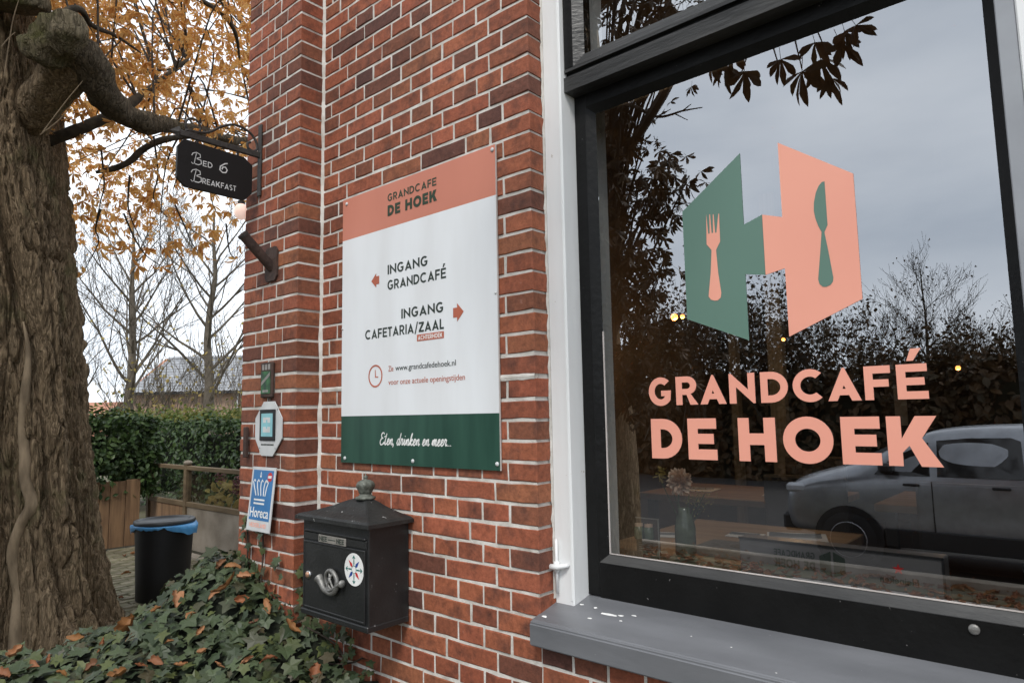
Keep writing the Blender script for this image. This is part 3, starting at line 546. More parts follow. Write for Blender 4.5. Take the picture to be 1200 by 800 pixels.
for ch, a, b in BX1.values():
    g = glyph(ch, (b - a) / .080, .235); P += [[(a + u * .0795, 1.5182 + v * .0795) for u, v in q] for q in g]
flat('lettering_grandcafe', P, D0, FRONT, 'decal_pink', win)
P = []
for ch, a, b in [('D', -1.0176, -.9207), ('E', -.9026, -.8183), ('H', -.7572, -.6588), ('O', -.6405, -.5201), ('E', -.5018, -.4165), ('K', -.4026, -.2945)]:
    g = glyph(ch, (b - a) / .1125, .265); P += [[(a + u * .1125, 1.3675 + v * .1125) for u, v in q] for q in g]
flat('lettering_de_hoek', P, D0, FRONT, 'decal_pink', win)

# ================================================================== sign board on the wall
BY = -.009
sign = thing('sign_board', 'white information board with salmon top and dark green bottom screwed to the brick wall', 'sign', (-1.88, -.01, 1.33))
sx0, sx1 = -2.302, -1.456
add('panel', box(sx0, sx1, BY + .0012, -.0035, 1.3265, 2.381), 'sign_white', sign)
add('edge_trim', box(sx1 + .0002, sx1 + .0022, BY + .001, -.003, 1.3265, 2.381), 'alu_edge', sign)
pz = dict(th=.0012)
O = (0, BY + .0012, 0); O2 = (0, BY - .0006, 0)
add('white_field', box(sx0, sx1 - .0003, BY, BY + .0011, 1.5055, 2.2105), 'sign_white', sign)
top = add('top_band', box(sx0, sx1 - .0003, BY, BY + .0011, 2.2107, 2.381), 'salmon', sign); bot = add('bottom_band', box(sx0, sx1 - .0003, BY, BY + .0011, 1.3265, 1.5053), 'sign_green', sign)
def sg(name, txt, s, x0, x1, z0, z1, mat, parent, gap=.12): flat(name, fit(word(txt, s, gap)[0], x0, x1, z0, z1), O2, FRONT, mat, parent, .0006)
O2 = (0, BY - .0004, 0)
sg('lettering', 'GRANDCAFE', .19, -2.012, -1.739, 2.3115, 2.3405, 'ink_green', top, .16); sg('lettering', 'DE HOEK', .27, -2.012, -1.736, 2.2545, 2.296, 'ink_green', top, .14)
sg('lettering', 'INGANG', .19, -2.0115, -1.788, 2.0305, 2.0665, 'ink', sign, .14); sg('lettering', 'GRANDCAFÉ', .19, -2.012, -1.693, 1.9715, 2.0075, 'ink', sign, .13)
sg('lettering', 'INGANG', .19, -1.932, -1.7085, 1.855, 1.8908, 'ink', sign, .14); sg('lettering', 'CAFETARIA/ZAAL', .19, -2.148, -1.706, 1.7962, 1.832, 'ink', sign, .13)
tg = flat('red_tag', [[(-1.8455, 1.7645), (-1.706, 1.7645), (-1.706, 1.788), (-1.8455, 1.788)]], O2, FRONT, 'rust_red', sign, .0006)
flat('lettering', fit(word('ACHTERHOEK', .2, .14)[0], -1.839, -1.7125, 1.7685, 1.784), (0, BY - .0012, 0), FRONT, 'white_print', tg, .0004)
aw = lambda x0, x1, zc, h, s, d: [(x0, zc), (x0 + (x1 - x0) * .62 * 1, zc + d * 0 + h), (x0 + (x1 - x0) * .62, zc + s), (x1, zc + s), (x1, zc - s), (x0 + (x1 - x0) * .62, zc - s), (x0 + (x1 - x0) * .62, zc - h)]
flat('arrow', [aw(-2.111, -2.0627, 2.0185, .0275, .0155, 1)], O2, FRONT, 'rust_red', sign, .0006)
flat('arrow', [aw(-1.6086, -1.6592, 1.8455, .031, .0165, 1)], O2, FRONT, 'rust_red', sign, .0006)
ck = flat('clock_ring', [circle(-2.0845, 1.6535, .0425), circle(-2.0845, 1.6535, .0365)], O2, FRONT, 'rust_red', sign, .0006)
flat('clock_hands', [[(-2.0865, 1.6475), (-2.0675, 1.6475), (-2.0675, 1.6515), (-2.0815, 1.6515), (-2.0835, 1.6765), (-2.0865, 1.6765)]], O2, FRONT, 'rust_red', ck, .0006)
text('small_print', 'Zie', O2, FRONT, 'rust_red', sign, -2.0066, -1.978, 1.6665, .029); text('small_print', 'www.grandcafedehoek.nl', O2, FRONT, 'ink', sign, -1.966, -1.6486, 1.667, .029)
text('small_print', 'voor onze actuele openingstijden', O2, FRONT, 'rust_red', sign, -2.0065, -1.606, 1.617, .029)
SCR = {   # one-line cursive letters, x-height 1: (points, advance)
 'E': ([(.95, 1.75), (.75, 2.0), (.35, 1.95), (.2, 1.65), (.35, 1.25), (.65, 1.12), (.3, 1.0), (.05, .6), (.15, .12), (.5, -.02), (.85, .15), (1.05, .45)], 1.1),
 't': ([(0, .1), (.25, .6), (.5, 1.9), (.32, .9), (.3, .2), (.45, .0), (.7, .25)], .72), 'e': ([(0, .2), (.3, .45), (.55, .75), (.5, 1.0), (.3, .95), (.15, .55), (.2, .12), (.45, 0), (.75, .3)], .75),
 'n': ([(0, .2), (.2, .95), (.22, .02), (.3, .6), (.55, 1.0), (.68, .8), (.62, .2), (.75, .0), (.98, .3)], .98), 'd': ([(0, .25), (.3, .95), (.6, .95), (.3, .98), (.1, .45), (.25, .0), (.55, .3), (.85, 2.0), (.62, .3), (.75, .0), (.95, .25)], .95),
 'r': ([(0, .2), (.25, 1.1), (.32, .9), (.55, .95), (.45, .3), (.55, .02), (.8, .3)], .78), 'i': ([(0, .2), (.28, .98), (.2, .2), (.35, .0), (.55, .3)], .55), 'k': ([(0, .2), (.4, 1.5), (.45, 1.95), (.25, 1.4), (.15, .0), (.3, .7), (.6, 1.0), (.6, .75), (.25, .55), (.6, .0), (.85, .28)], .85),
 'm': ([(0, .2), (.18, .95), (.2, .02), (.28, .6), (.48, 1.0), (.56, .8), (.52, .02), (.62, .6), (.82, 1.0), (.92, .8), (.86, .2), (1.0, .0), (1.2, .3)], 1.2), ',': ([(.1, .15), (.12, -.05), (0, -.35)], .35), '.': ([(.1, .0), (.12, .12)], .38), ' ': (None, .6)}
SP, sx_ = [], 0
for c_ in 'Eten, drinken en meer...':
    pts_, adv = SCR[c_]
    if pts_:
        q_ = [(p.x, p.y) for p in smooth_path([(x + sx_ + .22 * y, y, 0) for x, y in pts_], 4)]
        SP.append(tube([(x, 0, y) for x, y in q_], .115, 5, cap=True))
        if c_ == 't': SP.append(tube([(sx_ + .2, 0, 1.35), (sx_ + .85, 0, 1.5)], .09, 5))
        if c_ == 'i': SP.append(tube([(sx_ + .55, 0, 1.42), (sx_ + .6, 0, 1.5)], .12, 5))
    sx_ += adv
k_ = .386 / sx_; add('script_lettering', join(*[([(-2.058 + x * k_, BY - .0004 + y * .004, 1.3985 + z * k_) for x, y, z in v], f) for v, f in SP]), 'white_print', bot)
for x, z in ((-2.275, 2.361), (-1.467, 2.365), (-2.275, 1.343), (-1.87, 1.344), (-1.467, 1.347), (-1.462, 1.888), (-2.297, 1.852)):
    s_ = .0075 if z < 1.4 or z > 2.3 else .004
    add('screw', lathe([(s_, 0), (s_ * .93, -.0025), (s_ * .5, -.0042), (.0004, -.0047)], 14, (x, BY - .0002, z), 'y'), 'lead_white', sign, smooth=True)

# ================================================================== letter box
mb = thing('letter_box', 'black cast metal letter box with crown finial and post horn on the brick wall', 'letter box', (-2.1, -.09, .8))
mx0, mx1, my = -2.297, -1.902, -.174; mz0, mz1 = .801, 1.128
body = add('body', box(mx0, mx1, my, -.002, mz0, mz1 + .01, .0035, 2), 'cast', mb)
add('base_lip', box(mx0 - .003, mx1 + .003, my - .006, -.004, mz0 - .006, mz0 + .014, .003), 'cast', mb)
# hipped roof with overhang and hollow curve
rz0 = 1.137; rx0, rx1, ry0 = -2.318, -1.875, -.197; cxr, cyr = -1.998, -.088
cxr = (rx0 + rx1) / 2 + .06
rings = []
for t, z in ((0, rz0 - .004), (0, rz0 + .009), (.06, rz0 + .0165), (.3, rz0 + .030), (.55, rz0 + .049), (.75, rz0 + .068), (.9, rz0 + .080)):
    a = 1 - t; X0, X1 = cxr + (rx0 - cxr) * a, cxr + (rx1 - cxr) * a; Y0, Y1 = cyr + (ry0 - cyr) * a, cyr + (-.001 - cyr) * a
    rings.append([(X0, Y0, z), (X1, Y0, z), (X1, Y1, z), (X0, Y1, z)])
V = [q for r_ in rings for q in r_]; F = [(k * 4 + i, k * 4 + (i + 1) % 4, k * 4 + 4 + (i + 1) % 4, k * 4 + 4 + i) for k in range(len(rings) - 1) for i in range(4)] + [(3, 2, 1, 0), tuple(range(len(V) - 4, len(V)))]
roof = add('roof', (V, F), 'cast_top', mb)
bm = bmesh.new(); bm.from_mesh(roof.data); bmesh.ops.bevel(bm, geom=[e for e in bm.edges if e.verts[0].co.z > rz0 and e.verts[1].co.z > rz0 and abs(e.verts[0].co.z - e.verts[1].co.z) > 1e-3], offset=.002, segments=2, affect='EDGES'); bm.to_mesh(roof.data); bm.free()
cz = rz0 + .078
add('crown_base', lathe([(.036, cz - .004), (.036, cz + .003), (.027, cz + .006), (.0215, cz + .011), (.021, cz + .016)], 24, (cxr, cyr, 0)), 'patina', mb, smooth=True)
cr = [(.021, cz + .0155), (.0245, cz + .019), (.0235, cz + .024), (.0265, cz + .030), (.0305, cz + .039), (.0305, cz + .047), (.0255, cz + .056), (.017, cz + .062), (.008, cz + .064), (.0055, cz + .066), (.008, cz + .0695), (.0085, cz + .073), (.006, cz + .0765), (.0025, cz + .078), (.0025, cz + .085), (.0004, cz + .086)]
V, F = lathe(cr, 32, (0, 0, 0)); V = [(x * (1 + .10 * (.5 + .5 * math.cos(8 * math.atan2(y, x))) * (1 if cz + .02 < z < cz + .06 else 0)) + cxr, y * (1 + .10 * (.5 + .5 * math.cos(8 * math.atan2(y, x))) * (1 if cz + .02 < z < cz + .06 else 0)) + cyr, z) for x, y, z in V]
add('crown', (V, F), 'patina', mb, smooth=True)
door = add('door', join(box(-2.284, -1.915, my - .005, my + .002, .822, 1.057, .003)), 'cast', mb)
add('door_border', join(box(-2.2845, -2.2775, my - .0075, my, .8215, 1.0575, .0015), box(-1.9215, -1.9145, my - .0075, my, .8215, 1.0575, .0015), box(-2.277, -1.922, my - .0072, my, .8215, .8285, .0015), box(-2.277, -1.922, my - .0072, my, 1.0505, 1.0575, .0015)), 'cast', door)
add('letter_slot', join(box(-2.278, -1.912, my - .009, my + .001, 1.0905, 1.098, .002), box(-2.28, -1.91, my - .0045, my, 1.062, 1.0895, .002)), 'cast', mb)
pl = add('label_plate', box(-2.186, -2.022, my - .0078, my - .004, 1.0605, 1.0865, .0008), 'plate', mb)
for a, b in ((-2.180, -2.133), (-2.075, -2.030)): flat('lettering', fit(word('NEE', .2, .12)[0], a, b, 1.0655, 1.082), (0, my - .0079, 0), FRONT, 'ink', pl, .0004)
add('plate_line', box(-2.125, -2.083, my - .0083, my - .0077, 1.072, 1.075), 'ink', pl)
lk = add('lock', lathe([(.015, my + .001), (.015, my - .0085), (.012, my - .0105), (.0004, my - .0105)], 20, (-2.2495, 0, .937), 'y'), 'steel', mb, smooth=True)
add('keyhole_cap', lathe([(.0105, my - .0104), (.0095, my - .0135), (.0004, my - .014)], 16, (-2.2495, 0, .938), 'y'), 'copper', lk, smooth=True)
# post horn: one coil, bell to the left, mouthpiece to the right
hp, hr = [], []
hc = (-2.093, my - .016, .937)
for k in range(60):
    t = k / 59; a = rad(60 - 395 * t) if False else rad(205 + 400 * t); R = .0345
    hp.append((hc[0] + R * 1.12 * math.cos(a), hc[1] - .006 * math.sin(a * .9), hc[2] + R * math.sin(a))); hr.append(.0105 - .0062 * t)
bell = [(-2.178, my - .014, .9395), (-2.172, my - .014, .9375), (-2.160, my - .015, .930), (-2.146, my - .016, .917), (-2.132, my - .017, .907), (-2.115, my - .016, .9005), (-2.095, my - .016, .8985), (-2.075, my - .017, .904), (-2.060, my - .018, .918), (-2.055, my - .018, .937), (-2.061, my - .018, .955), (-2.076, my - .018, .969), (-2.095, my - .017, .9735), (-2.114, my - .016, .968), (-2.126, my - .015, .952), (-2.126, my - .014, .932), (-2.116, my - .013, .916), (-2.098, my - .022, .908), (-2.078, my - .024, .912), (-2.055, my - .022, .926), (-2.036, my - .020, .936)]
brd = [.0005, .0175, .0135, .0118, .0112, .0108, .0104, .0098, .0092, .0085, .008, .0075, .007, .0067, .0064, .0062, .006, .0058, .0055, .005, .0048]
horn = add('post_horn', tube(smooth_path(bell[1:], 5), smooth_vals(brd[1:], 5), 12), 'pewter', mb, smooth=True)
add('mouthpiece', lathe([(.0045, -.012), (.0048, -.004), (.0125, 0), (.0135, .005), (.010, .009), (.0005, .0095)], 16, (-2.026, my - .021, .9395), 'x'), 'pewter', horn, smooth=True)
add('horn_cord', join(tube(smooth_path([(-2.108, my - .012, .965), (-2.096, my - .02, .945), (-2.104, my - .02, .925), (-2.088, my - .02, .912)], 4), .0045, 6), tube(smooth_path([(-2.085, my - .012, .966), (-2.094, my - .02, .948), (-2.085, my - .02, .93), (-2.074, my - .018, .915)], 4), .0045, 6), tube([(-2.096, my - .02, .95), (-2.0955, my - .02, .93)], [.007, .004], 8)), 'pewter', horn, smooth=True)
stk = flat('compass_sticker', [circle(-1.975, .9905, .054)], (0, my - .0052, 0), FRONT, 'white_print', mb, .0005)
for k in range(8):
    a = rad(90 - 45 * k + 1); r1 = .047 if k % 2 == 0 else .042; ca, sa = math.cos(a), math.sin(a); wd = .0028 if k % 2 == 0 else .0062; c = (-1.975, .9905)
    pts = [(c[0] + ca * .013 - sa * wd * .4, c[1] + sa * .013 + ca * wd * .4), (c[0] + ca * .021 - sa * wd, c[1] + sa * .021 + ca * wd), (c[0] + ca * r1, c[1] + sa * r1), (c[0] + ca * .021 + sa * wd, c[1] + sa * .021 - ca * wd), (c[0] + ca * .013 + sa * wd * .4, c[1] + sa * .013 - ca * wd * .4)]
    flat('compass_point', [pts], (0, my - .006, 0), FRONT, ['teal', 'navy', 'teal', 'red', 'teal', 'navy', 'teal', 'red'][k], stk, .0004)
    if k % 2 == 0:
        q = [(c[0] + ca * .047, c[1] + sa * .047), (c[0] + ca * .036 - sa * .009, c[1] + sa * .036 + ca * .009), (c[0] + ca * .038, c[1] + sa * .038), (c[0] + ca * .036 + sa * .009, c[1] + sa * .036 - ca * .009)]
        flat('compass_tip', [q], (0, my - .0062, 0), FRONT, 'teal', stk, .0004)
flat('compass_ring', [circle(-1.975, .9905, .0135), circle(-1.975, .9905, .0118)], (0, my - .006, 0), FRONT, 'teal', stk, .0004)

# ================================================================== things fixed to the pillar
PF = PY - .001
oc = thing('octagonal_plaque', 'white octagonal plaque with black framed pale blue card on the brick pillar', 'plaque', (-2.66, PF, 1.35))
op = [(-2.70, 1.573), (-2.614, 1.573), (-2.552, 1.503), (-2.552, 1.42), (-2.622, 1.348), (-2.712, 1.348), (-2.767, 1.42), (-2.767, 1.503)]
add('back_plate', prism(op, (0, PF - .003, 0), *FRONT, .004), 'lead_white', oc)
add('card_frame', box(-2.7225, -2.600, PF - .0125, PF - .0072, 1.411, 1.540, .002), 'plastic', oc)
cd_ = flat('card', [[(-2.7065, 1.428), (-2.6155, 1.428), (-2.6155, 1.5235), (-2.7065, 1.5235)]], (0, PF - .0126, 0), FRONT, 'aqua', oc)
flat('card_print', [[(-2.690, 1.485), (-2.668, 1.485), (-2.668, 1.497), (-2.655, 1.497), (-2.655, 1.485), (-2.634, 1.485), (-2.634, 1.507), (-2.690, 1.507)], [(-2.690, 1.445), (-2.634, 1.445), (-2.634, 1.468), (-2.655, 1.468), (-2.655, 1.460), (-2.668, 1.460), (-2.668, 1.468), (-2.690, 1.468)]], (0, PF - .0134, 0), FRONT, 'lead_white', cd_, .0004)
add('caption_line', join(*[box(-2.715 + k * .0115, -2.7065 + k * .0115, PF - .0078, PF - .0066, 1.391, 1.3975) for k in range(9)]), 'ink', oc)
for x, z in ((-2.735, 1.54), (-2.587, 1.54), (-2.725, 1.381), (-2.6, 1.381)): add('screw', lathe([(.004, 0), (.003, -.002), (.0003, -.0024)], 10, (x, PF - .0070, z), 'y'), 'steel', oc)
bs = thing('blue_sign', 'blue trade sign with a white crown hanging tilted on the pillar foot', 'sign', (-2.7, PF, 1.17))
BU = V3((1, 0, 0)); BW = V3((0, .026, .255)).normalized()
BO = V3((-2.768, PF - .034, 1.045)); bw, bh = .186, .258
AX = (BU, BW); fr4 = lambda a, b, c, d: [(a, c), (b, c), (b, d), (a, d)]
add('panel', prism([(0, 0), (bw, 0), (bw, bh), (0, bh)], BO, *AX, .004), 'lead_white', bs)
add('mount', box(-2.71, -2.64, PF - .03, PF + .001, 1.10, 1.13), 'iron', bs)
B1 = BO + V3((0, -.0042, 0)); B2 = BO + V3((0, -.0052, 0)); B3 = BO + V3((0, -.0062, 0))
bl = flat('blue_field', [fr4(.013, bw - .012, .044, bh - .012)], B1, AX, 'sky_blue', bs)
cr_ = []
for k in range(5):
    x = .036 + k * .0225; t = (k - 2) * .009; cr_.append(stroke([(x + .011 - t * .3, .142), (x + t * .4 + .003, .176), (x + t + .003, .197), (x + t * .9 + .011, .206), (x + t * .9 + .018, .198)] if k < 4 else [(x + .004 - t * .3, .142), (x + t * .4 - .002, .176), (x + t - .003, .197), (x + t * .5 - .008, .205)], .0062))
flat('crown_emblem', cr_ + [fr4(.040, .125, .122, .129), fr4(.040, .125, .107, .114), circle(.076, .221, .0055), [(.069, .229), (.083, .229), (.0775, .234), (.0775, .240), (.0745, .240), (.0745, .234)]], B2, AX, 'white_print', bl, .0005)
text('lettering', 'Horeca', B2, AX, 'white_print', bl, .019, bw - .020, .056, .056, bold=.012)
rd = flat('red_disc', [circle(bw - .037, bh - .038, .0185)], B2, AX, 'red', bl, .0005); flat('disc_bar', [fr4(bw - .05, bw - .024, bh - .043, bh - .033)], B3, AX, 'white_print', rd, .0004)
flat('lettering_small', fit(word('NEDERLAND', .16, .14)[0], .024, bw - .03, .016, .033), B1, AX, 'decal_pink', bs, .0005)
gs = thing('green_badge', 'small narrow dark green badge above the octagonal plaque', 'badge', (-2.67, PF, 1.59))
add('case', box(-2.722, -2.627, PF - .012, PF, 1.590, 1.738, .003), 'rust_iron', gs)
gf = add('green_face', box(-2.714, -2.640, PF - .0138, PF - .0118, 1.606, 1.700), 'enamel_green', gs)
flat('slash', [[(-2.712, 1.640), (-2.712, 1.655), (-2.642, 1.696), (-2.642, 1.681)], [(-2.700, 1.612), (-2.655, 1.612), (-2.655, 1.622), (-2.700, 1.622)]], (0, PF - .0139, 0), FRONT, 'plate', gf, .0005)
flat('window_row', [fr4(-2.709 + k * .024, -2.692 + k * .024, 1.706, 1.730) for k in range(3)], (0, PF - .0121, 0), FRONT, 'plate', gs, .0005)
add('drop_tab', box(-2.672, -2.650, PF - .005, PF, 1.572, 1.590, .001), 'rust_iron', gs)
wa = add('wall_anchor', join(box(-2.840, -2.817, PF - .024, PF - .008, 1.338, 1.468, .003), box(-2.834, -2.822, PF - .012, .0, 1.395, 1.41)), 'rust_iron'); tag(wa, 'short rusty iron wall anchor bar at the left edge of the pillar', 'wall anchor')
fh = thing('flagpole_holder', 'rusty iron tube flagpole holder slanting up from the brick pillar', 'flagpole holder', (-2.67, PF, 2.16))
add('wall_plate', prism([(-2.70, 2.085), (-2.632, 2.085), (-2.615, 2.105), (-2.615, 2.215), (-2.632, 2.232), (-2.70, 2.232), (-2.712, 2.215), (-2.712, 2.105)], (0, PF, 0), *FRONT, .008), 'rust_iron', fh)
td = V3((0, -.115, .103)).normalized(); tb = V3((-2.666, PF + .002, 2.142))
tv, tf = tube([tb, tb + td * .185], .0215, 18, cap=False); iv, if_ = tube([tb + td * .185, tb + td * .06], .0165, 18, cap=False)
n_ = len(tv); rim = [(18 + k, 18 + (k + 1) % 18, n_ + (k + 1) % 18, n_ + k) for k in range(18)]
add('tube', (tv + iv, tf + [tuple(i + n_ for i in q) for q in if_] + rim + [tuple(n_ + 18 + k for k in range(18))]), 'rust_iron', fh, smooth=False)
add('rim_collar', tube([tb + td * .176, tb + td * .187], .0235, 18, cap=False), 'iron', fh)
lamp = thing('globe_lamp', 'small frosted globe lamp on a curled wire at the left edge of the pillar', 'lamp', (-2.945, PF, 2.45))
bm = bmesh.new(); bmesh.ops.create_uvsphere(bm, u_segments=18, v_segments=12, radius=.031); [setattr(q, 'co', V3((q.co.x, q.co.y, q.co.z * 1.25)) + V3((-2.95, -.115, 2.452))) for q in bm.verts]; add('globe', frombm(bm), 'lens', lamp, smooth=True)
add('cap', lathe([(.016, 2.485), (.016, 2.5), (.006, 2.505)], 12, (-2.95, -.115, 0)), 'iron', lamp); add('wire', tube(smooth_path([(-2.95, -.115, 2.5), (-2.955, -.10, 2.53), (-2.93, -.08, 2.54), (-2.908, -.07, 2.50)], 5), .0035, 6), 'iron', lamp)

# ================================================================== hanging Bed & Breakfast sign and its bracket
HX = -2.783
br = thing('sign_bracket', 'black wrought iron bracket with scrolls and spearhead on the pillar', 'bracket', (HX, PF, 2.5))
add('wall_strap', box(HX - .014, HX + .014, PF - .008, PF, 2.485, 2.816, .002), 'iron', br)
add('arm', box(HX - .008, HX + .008, -.472, PF - .007, 2.660, 2.684, .002), 'iron', br)
add('spearhead', ([(HX, -.508, 2.672), (HX, -.470, 2.700), (HX + .012, -.474, 2.672), (HX, -.470, 2.645), (HX - .012, -.474, 2.672), (HX, -.455, 2.672)], [(0, 2, 1), (0, 3, 2), (0, 4, 3), (0, 1, 4), (5, 1, 2), (5, 2, 3), (5, 3, 4), (5, 4, 1)]), 'iron', br)
sc1 = [(HX, -.445, 2.69), (HX, -.36, 2.705), (HX, -.29, 2.755), (HX, -.235, 2.778), (HX, -.175, 2.768), (HX, -.14, 2.735), (HX, -.132, 2.70), (HX, -.150, 2.684), (HX, -.172, 2.69), (HX, -.178, 2.71), (HX, -.163, 2.722)]
add('scroll', tube(smooth_path(sc1, 6), .0055, 8), 'iron', br, smooth=True)
add('ring', tube([(HX, -.415 + .031 * math.cos(a), 2.716 + .032 * math.sin(a)) for a in np.linspace(-.6, 5.4, 26)], .0048, 8), 'iron', br, smooth=True)
SAX = ((0, 1, 0), (0, 0, 1))                                # face looks towards +X
hs_ = thing('hanging_sign', 'black Bed and Breakfast board with cut corners under the iron bracket', 'sign', (HX, -.31, 2.45))
hb = [(-.453, 2.648), (-.477, 2.613), (-.477, 2.482), (-.442, 2.450), (-.188, 2.450), (-.156, 2.486), (-.156, 2.612), (-.196, 2.641)]
hb = hb[::-1]
board = add('board', prism([(y, z) for y, z in hb[::-1]], (HX - .008, 0, 0), *SAX, .016), 'black_board', hs_)
add('eyelet', join(box(HX - .004, HX + .004, -.40, -.392, 2.640, 2.663), box(HX - .004, HX + .004, -.225, -.217, 2.640, 2.663)), 'iron', hs_)
SO = (HX + .0085, 0, 0)
def sw(txt, y0, y1, z0, h, s, big): 
    P, _ = word(txt, s, .16, big=big); hi = 1
    return fit(P, y0, y1, z0, z0 + h)
def swashB(x, z, h): return [stroke([(x + .30 * h, z + h), (x + .20 * h, z + .5 * h), (x + .14 * h, z + .05 * h), (x, z - .02 * h), (x - .12 * h, z + .1 * h)], .055 * h), stroke([(x - .10 * h, z + .72 * h), (x, z + .95 * h), (x + .3 * h, z + 1.08 * h), (x + .62 * h, z + .98 * h), (x + .66 * h, z + .72 * h), (x + .34 * h, z + .56 * h)], .075 * h), stroke([(x + .34 * h, z + .53 * h), (x + .72 * h, z + .46 * h), (x + .76 * h, z + .16 * h), (x + .5 * h, z + .0 * h), (x + .2 * h, z + .02 * h)], .085 * h)]
flat('lettering', swashB(-.416, 2.553, .047) + fit(word('ED', .15, .2)[0], -.374, -.334, 2.553, 2.577), SO, SAX, 'lead_white', board, .001)
flat('ampersand', [stroke([(-.285 + .016, 2.592), (-.285 + .004, 2.588), (-.300, 2.572), (-.302, 2.556), (-.290, 2.547), (-.276, 2.550), (-.270, 2.562), (-.278, 2.574), (-.290, 2.570), (-.293, 2.560)], .0052)], SO, SAX, 'lead_white', board, .001)
flat('lettering', swashB(-.416, 2.478, .050) + fit(word('REAKFAST', .15, .16)[0], -.374, -.229, 2.478, 2.502), SO, SAX, 'lead_white', board, .001)

# ================================================================== leaves: shared shapes
def fold_leaf(outline, fold=.18, curl=.15, r=random):
    """blade from half outline (u along, half-width); folded on the midrib, curled along it; tip towards +Y, face +Z"""
    V, F = [], []; n = len(outline)
    for u, h in outline: z = -curl * u * u; V += [(0, u, z), (-h, u, z + fold * h), (h, u, z + fold * h)]
    for k in range(n - 1):
        a, b = k * 3, k * 3 + 3
        F += [(a, a + 1, b + 1, b), (a + 2, a, b, b + 2)]
    return V, F
def ivy_leaf(r):
    j = lambda s: r.uniform(-s, s)
    tip, l1, l2 = 1.0 + j(.12), .62 + j(.08), .46 + j(.08)
    pts = [(0, .02), (-.20 + j(.03), -.10), (-l2, .02 + j(.05)), (-.36, .20 + j(.03)), (-l1, .48 + j(.05)), (-.27, .55 + j(.04)), (-.10, .82), (0, tip), (.10, .82), (.27, .55 + j(.04)), (l1, .48 + j(.05)), (.36, .20 + j(.03)), (l2, .02 + j(.05)), (.20 + j(.03), -.10)]
    c, cu = .10 + j(.08), .14 + j(.1)
    V = [(x, y, c * abs(x) - cu * (y - .3) ** 2 + j(.025)) for x, y in pts] + [(0, .30, .03)]
    return V, [(14, i, (i + 1) % 14) for i in range(14)]
def palmate(r, n=5, droop=.5, wid=.17):
    """horse chestnut leaf: leaflets fanned from the end of a stalk"""
    vs = []
    for k in range(n):
        a = rad(-72 + 144 * k / (n - 1) + r.uniform(-9, 9)); l = (1 - .32 * abs(k / (n - 1) * 2 - 1)) * r.uniform(.85, 1.1); w_ = wid * r.uniform(.75, 1.2)
        o = [(.0, .01), (.3 * l, .5 * w_), (.66 * l, w_), (.88 * l, .6 * w_), (l, .005)]
        v, f = fold_leaf(o, r.uniform(.05, .6), droop * r.uniform(.4, 1.3)); m_ = Matrix.Rotation(-a, 4, 'Z') @ Matrix.Rotation(r.uniform(-.5, .3), 4, 'X') @ Matrix.Rotation(r.uniform(-.7, .7), 4, 'Y'); vs.append(xf((v, f), m_))
    vs.append(tube([(0, -.55, .12), (0, -.2, .05), (0, 0, 0)], .012, 3, cap=False))
    return join(*vs)
def orient(p, nrm, tip, s):
    """leaf to world: face along nrm, tip roughly along tip"""
    z = V3(nrm).normalized(); y = V3(tip) - z * V3(tip).dot(z); y = y.normalized() if y.length > 1e-4 else z.orthogonal().normalized(); x = y.cross(z)
    return Matrix(((x[0] * s, y[0] * s, z[0] * s, p[0]), (x[1] * s, y[1] * s, z[1] * s, p[1]), (x[2] * s, y[2] * s, z[2] * s, p[2]), (0, 0, 0, 1)))
def scatter(name, shapes, mats4, mat, parent, kind='stuff'):
    """many leaves joined into one mesh"""
    V, F, n = [], [], 0; arr = [(np.array(v), f) for v, f in shapes]
    for m_ in mats4:
        v, f = arr[random.randrange(len(arr))]; A_ = np.array(m_); V.append(v @ A_[:3, :3].T + A_[:3, 3]); F += [tuple(i + n for i in q) for q in f]; n += len(v)
    me = bpy.data.meshes.new(name); me.from_pydata(np.concatenate(V).tolist(), [], F); me.materials.append(M[mat]); me.update()
    return link(name, me, parent, None, kind)
def rv(): return V3((random.gauss(0, 1), random.gauss(0, 1), random.gauss(0, 1))).normalized()

# ================================================================== ivy mound in front of the pillar
def sstep(a, b, x): t = min(1, max(0, (x - a) / (b - a))); return t * t * (3 - 2 * t)
def ivy_h(x, y):
    h = .575 + .04 * sstep(-2.5, -3.0, x) + .205 * math.exp(-((x + 2.82) / .42) ** 2) * sstep(-.95, -.12, y) + .10 * sstep(-.5, -.03, y) * sstep(-2.2, -2.5, x) + .07 * noise.noise((x * 3.2, y * 3.2, 3)) + .05 * noise.noise((x * 8, y * 8, 5))
    h *= sstep(-1.98, -2.17, x + .10 * noise.noise((y * 5, 1, 1)) - .10 * sstep(-.5, -.1, y)) * sstep(-3.62, -3.24, x - .12 * noise.noise((y * 4, 2, 2))) * sstep(-1.75, -1.4, y) * (1 if y < -.0 else 0)
    if x < -2.9: h *= sstep(.1, -.1, y)
    return h
ivy = thing('ivy', 'dense green ivy mound dotted with dry leaves at the pillar foot', 'ivy', (-2.7, -.6, 0))
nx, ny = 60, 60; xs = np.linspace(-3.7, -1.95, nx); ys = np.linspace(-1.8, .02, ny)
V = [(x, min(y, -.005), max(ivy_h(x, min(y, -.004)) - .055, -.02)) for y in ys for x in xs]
add('stems', (V, [(j * nx + i, j * nx + i + 1, (j + 1) * nx + i + 1, (j + 1) * nx + i) for j in range(ny - 1) for i in range(nx - 1)]), 'core', ivy, kind='stuff')  # dark sheet under the leaves, shade of the gaps put into its colour
IV = [ivy_leaf(random.Random(k)) for k in range(9)]; IVM = [mk('ivy_leaf', *q, 'ivy') for q in IV]
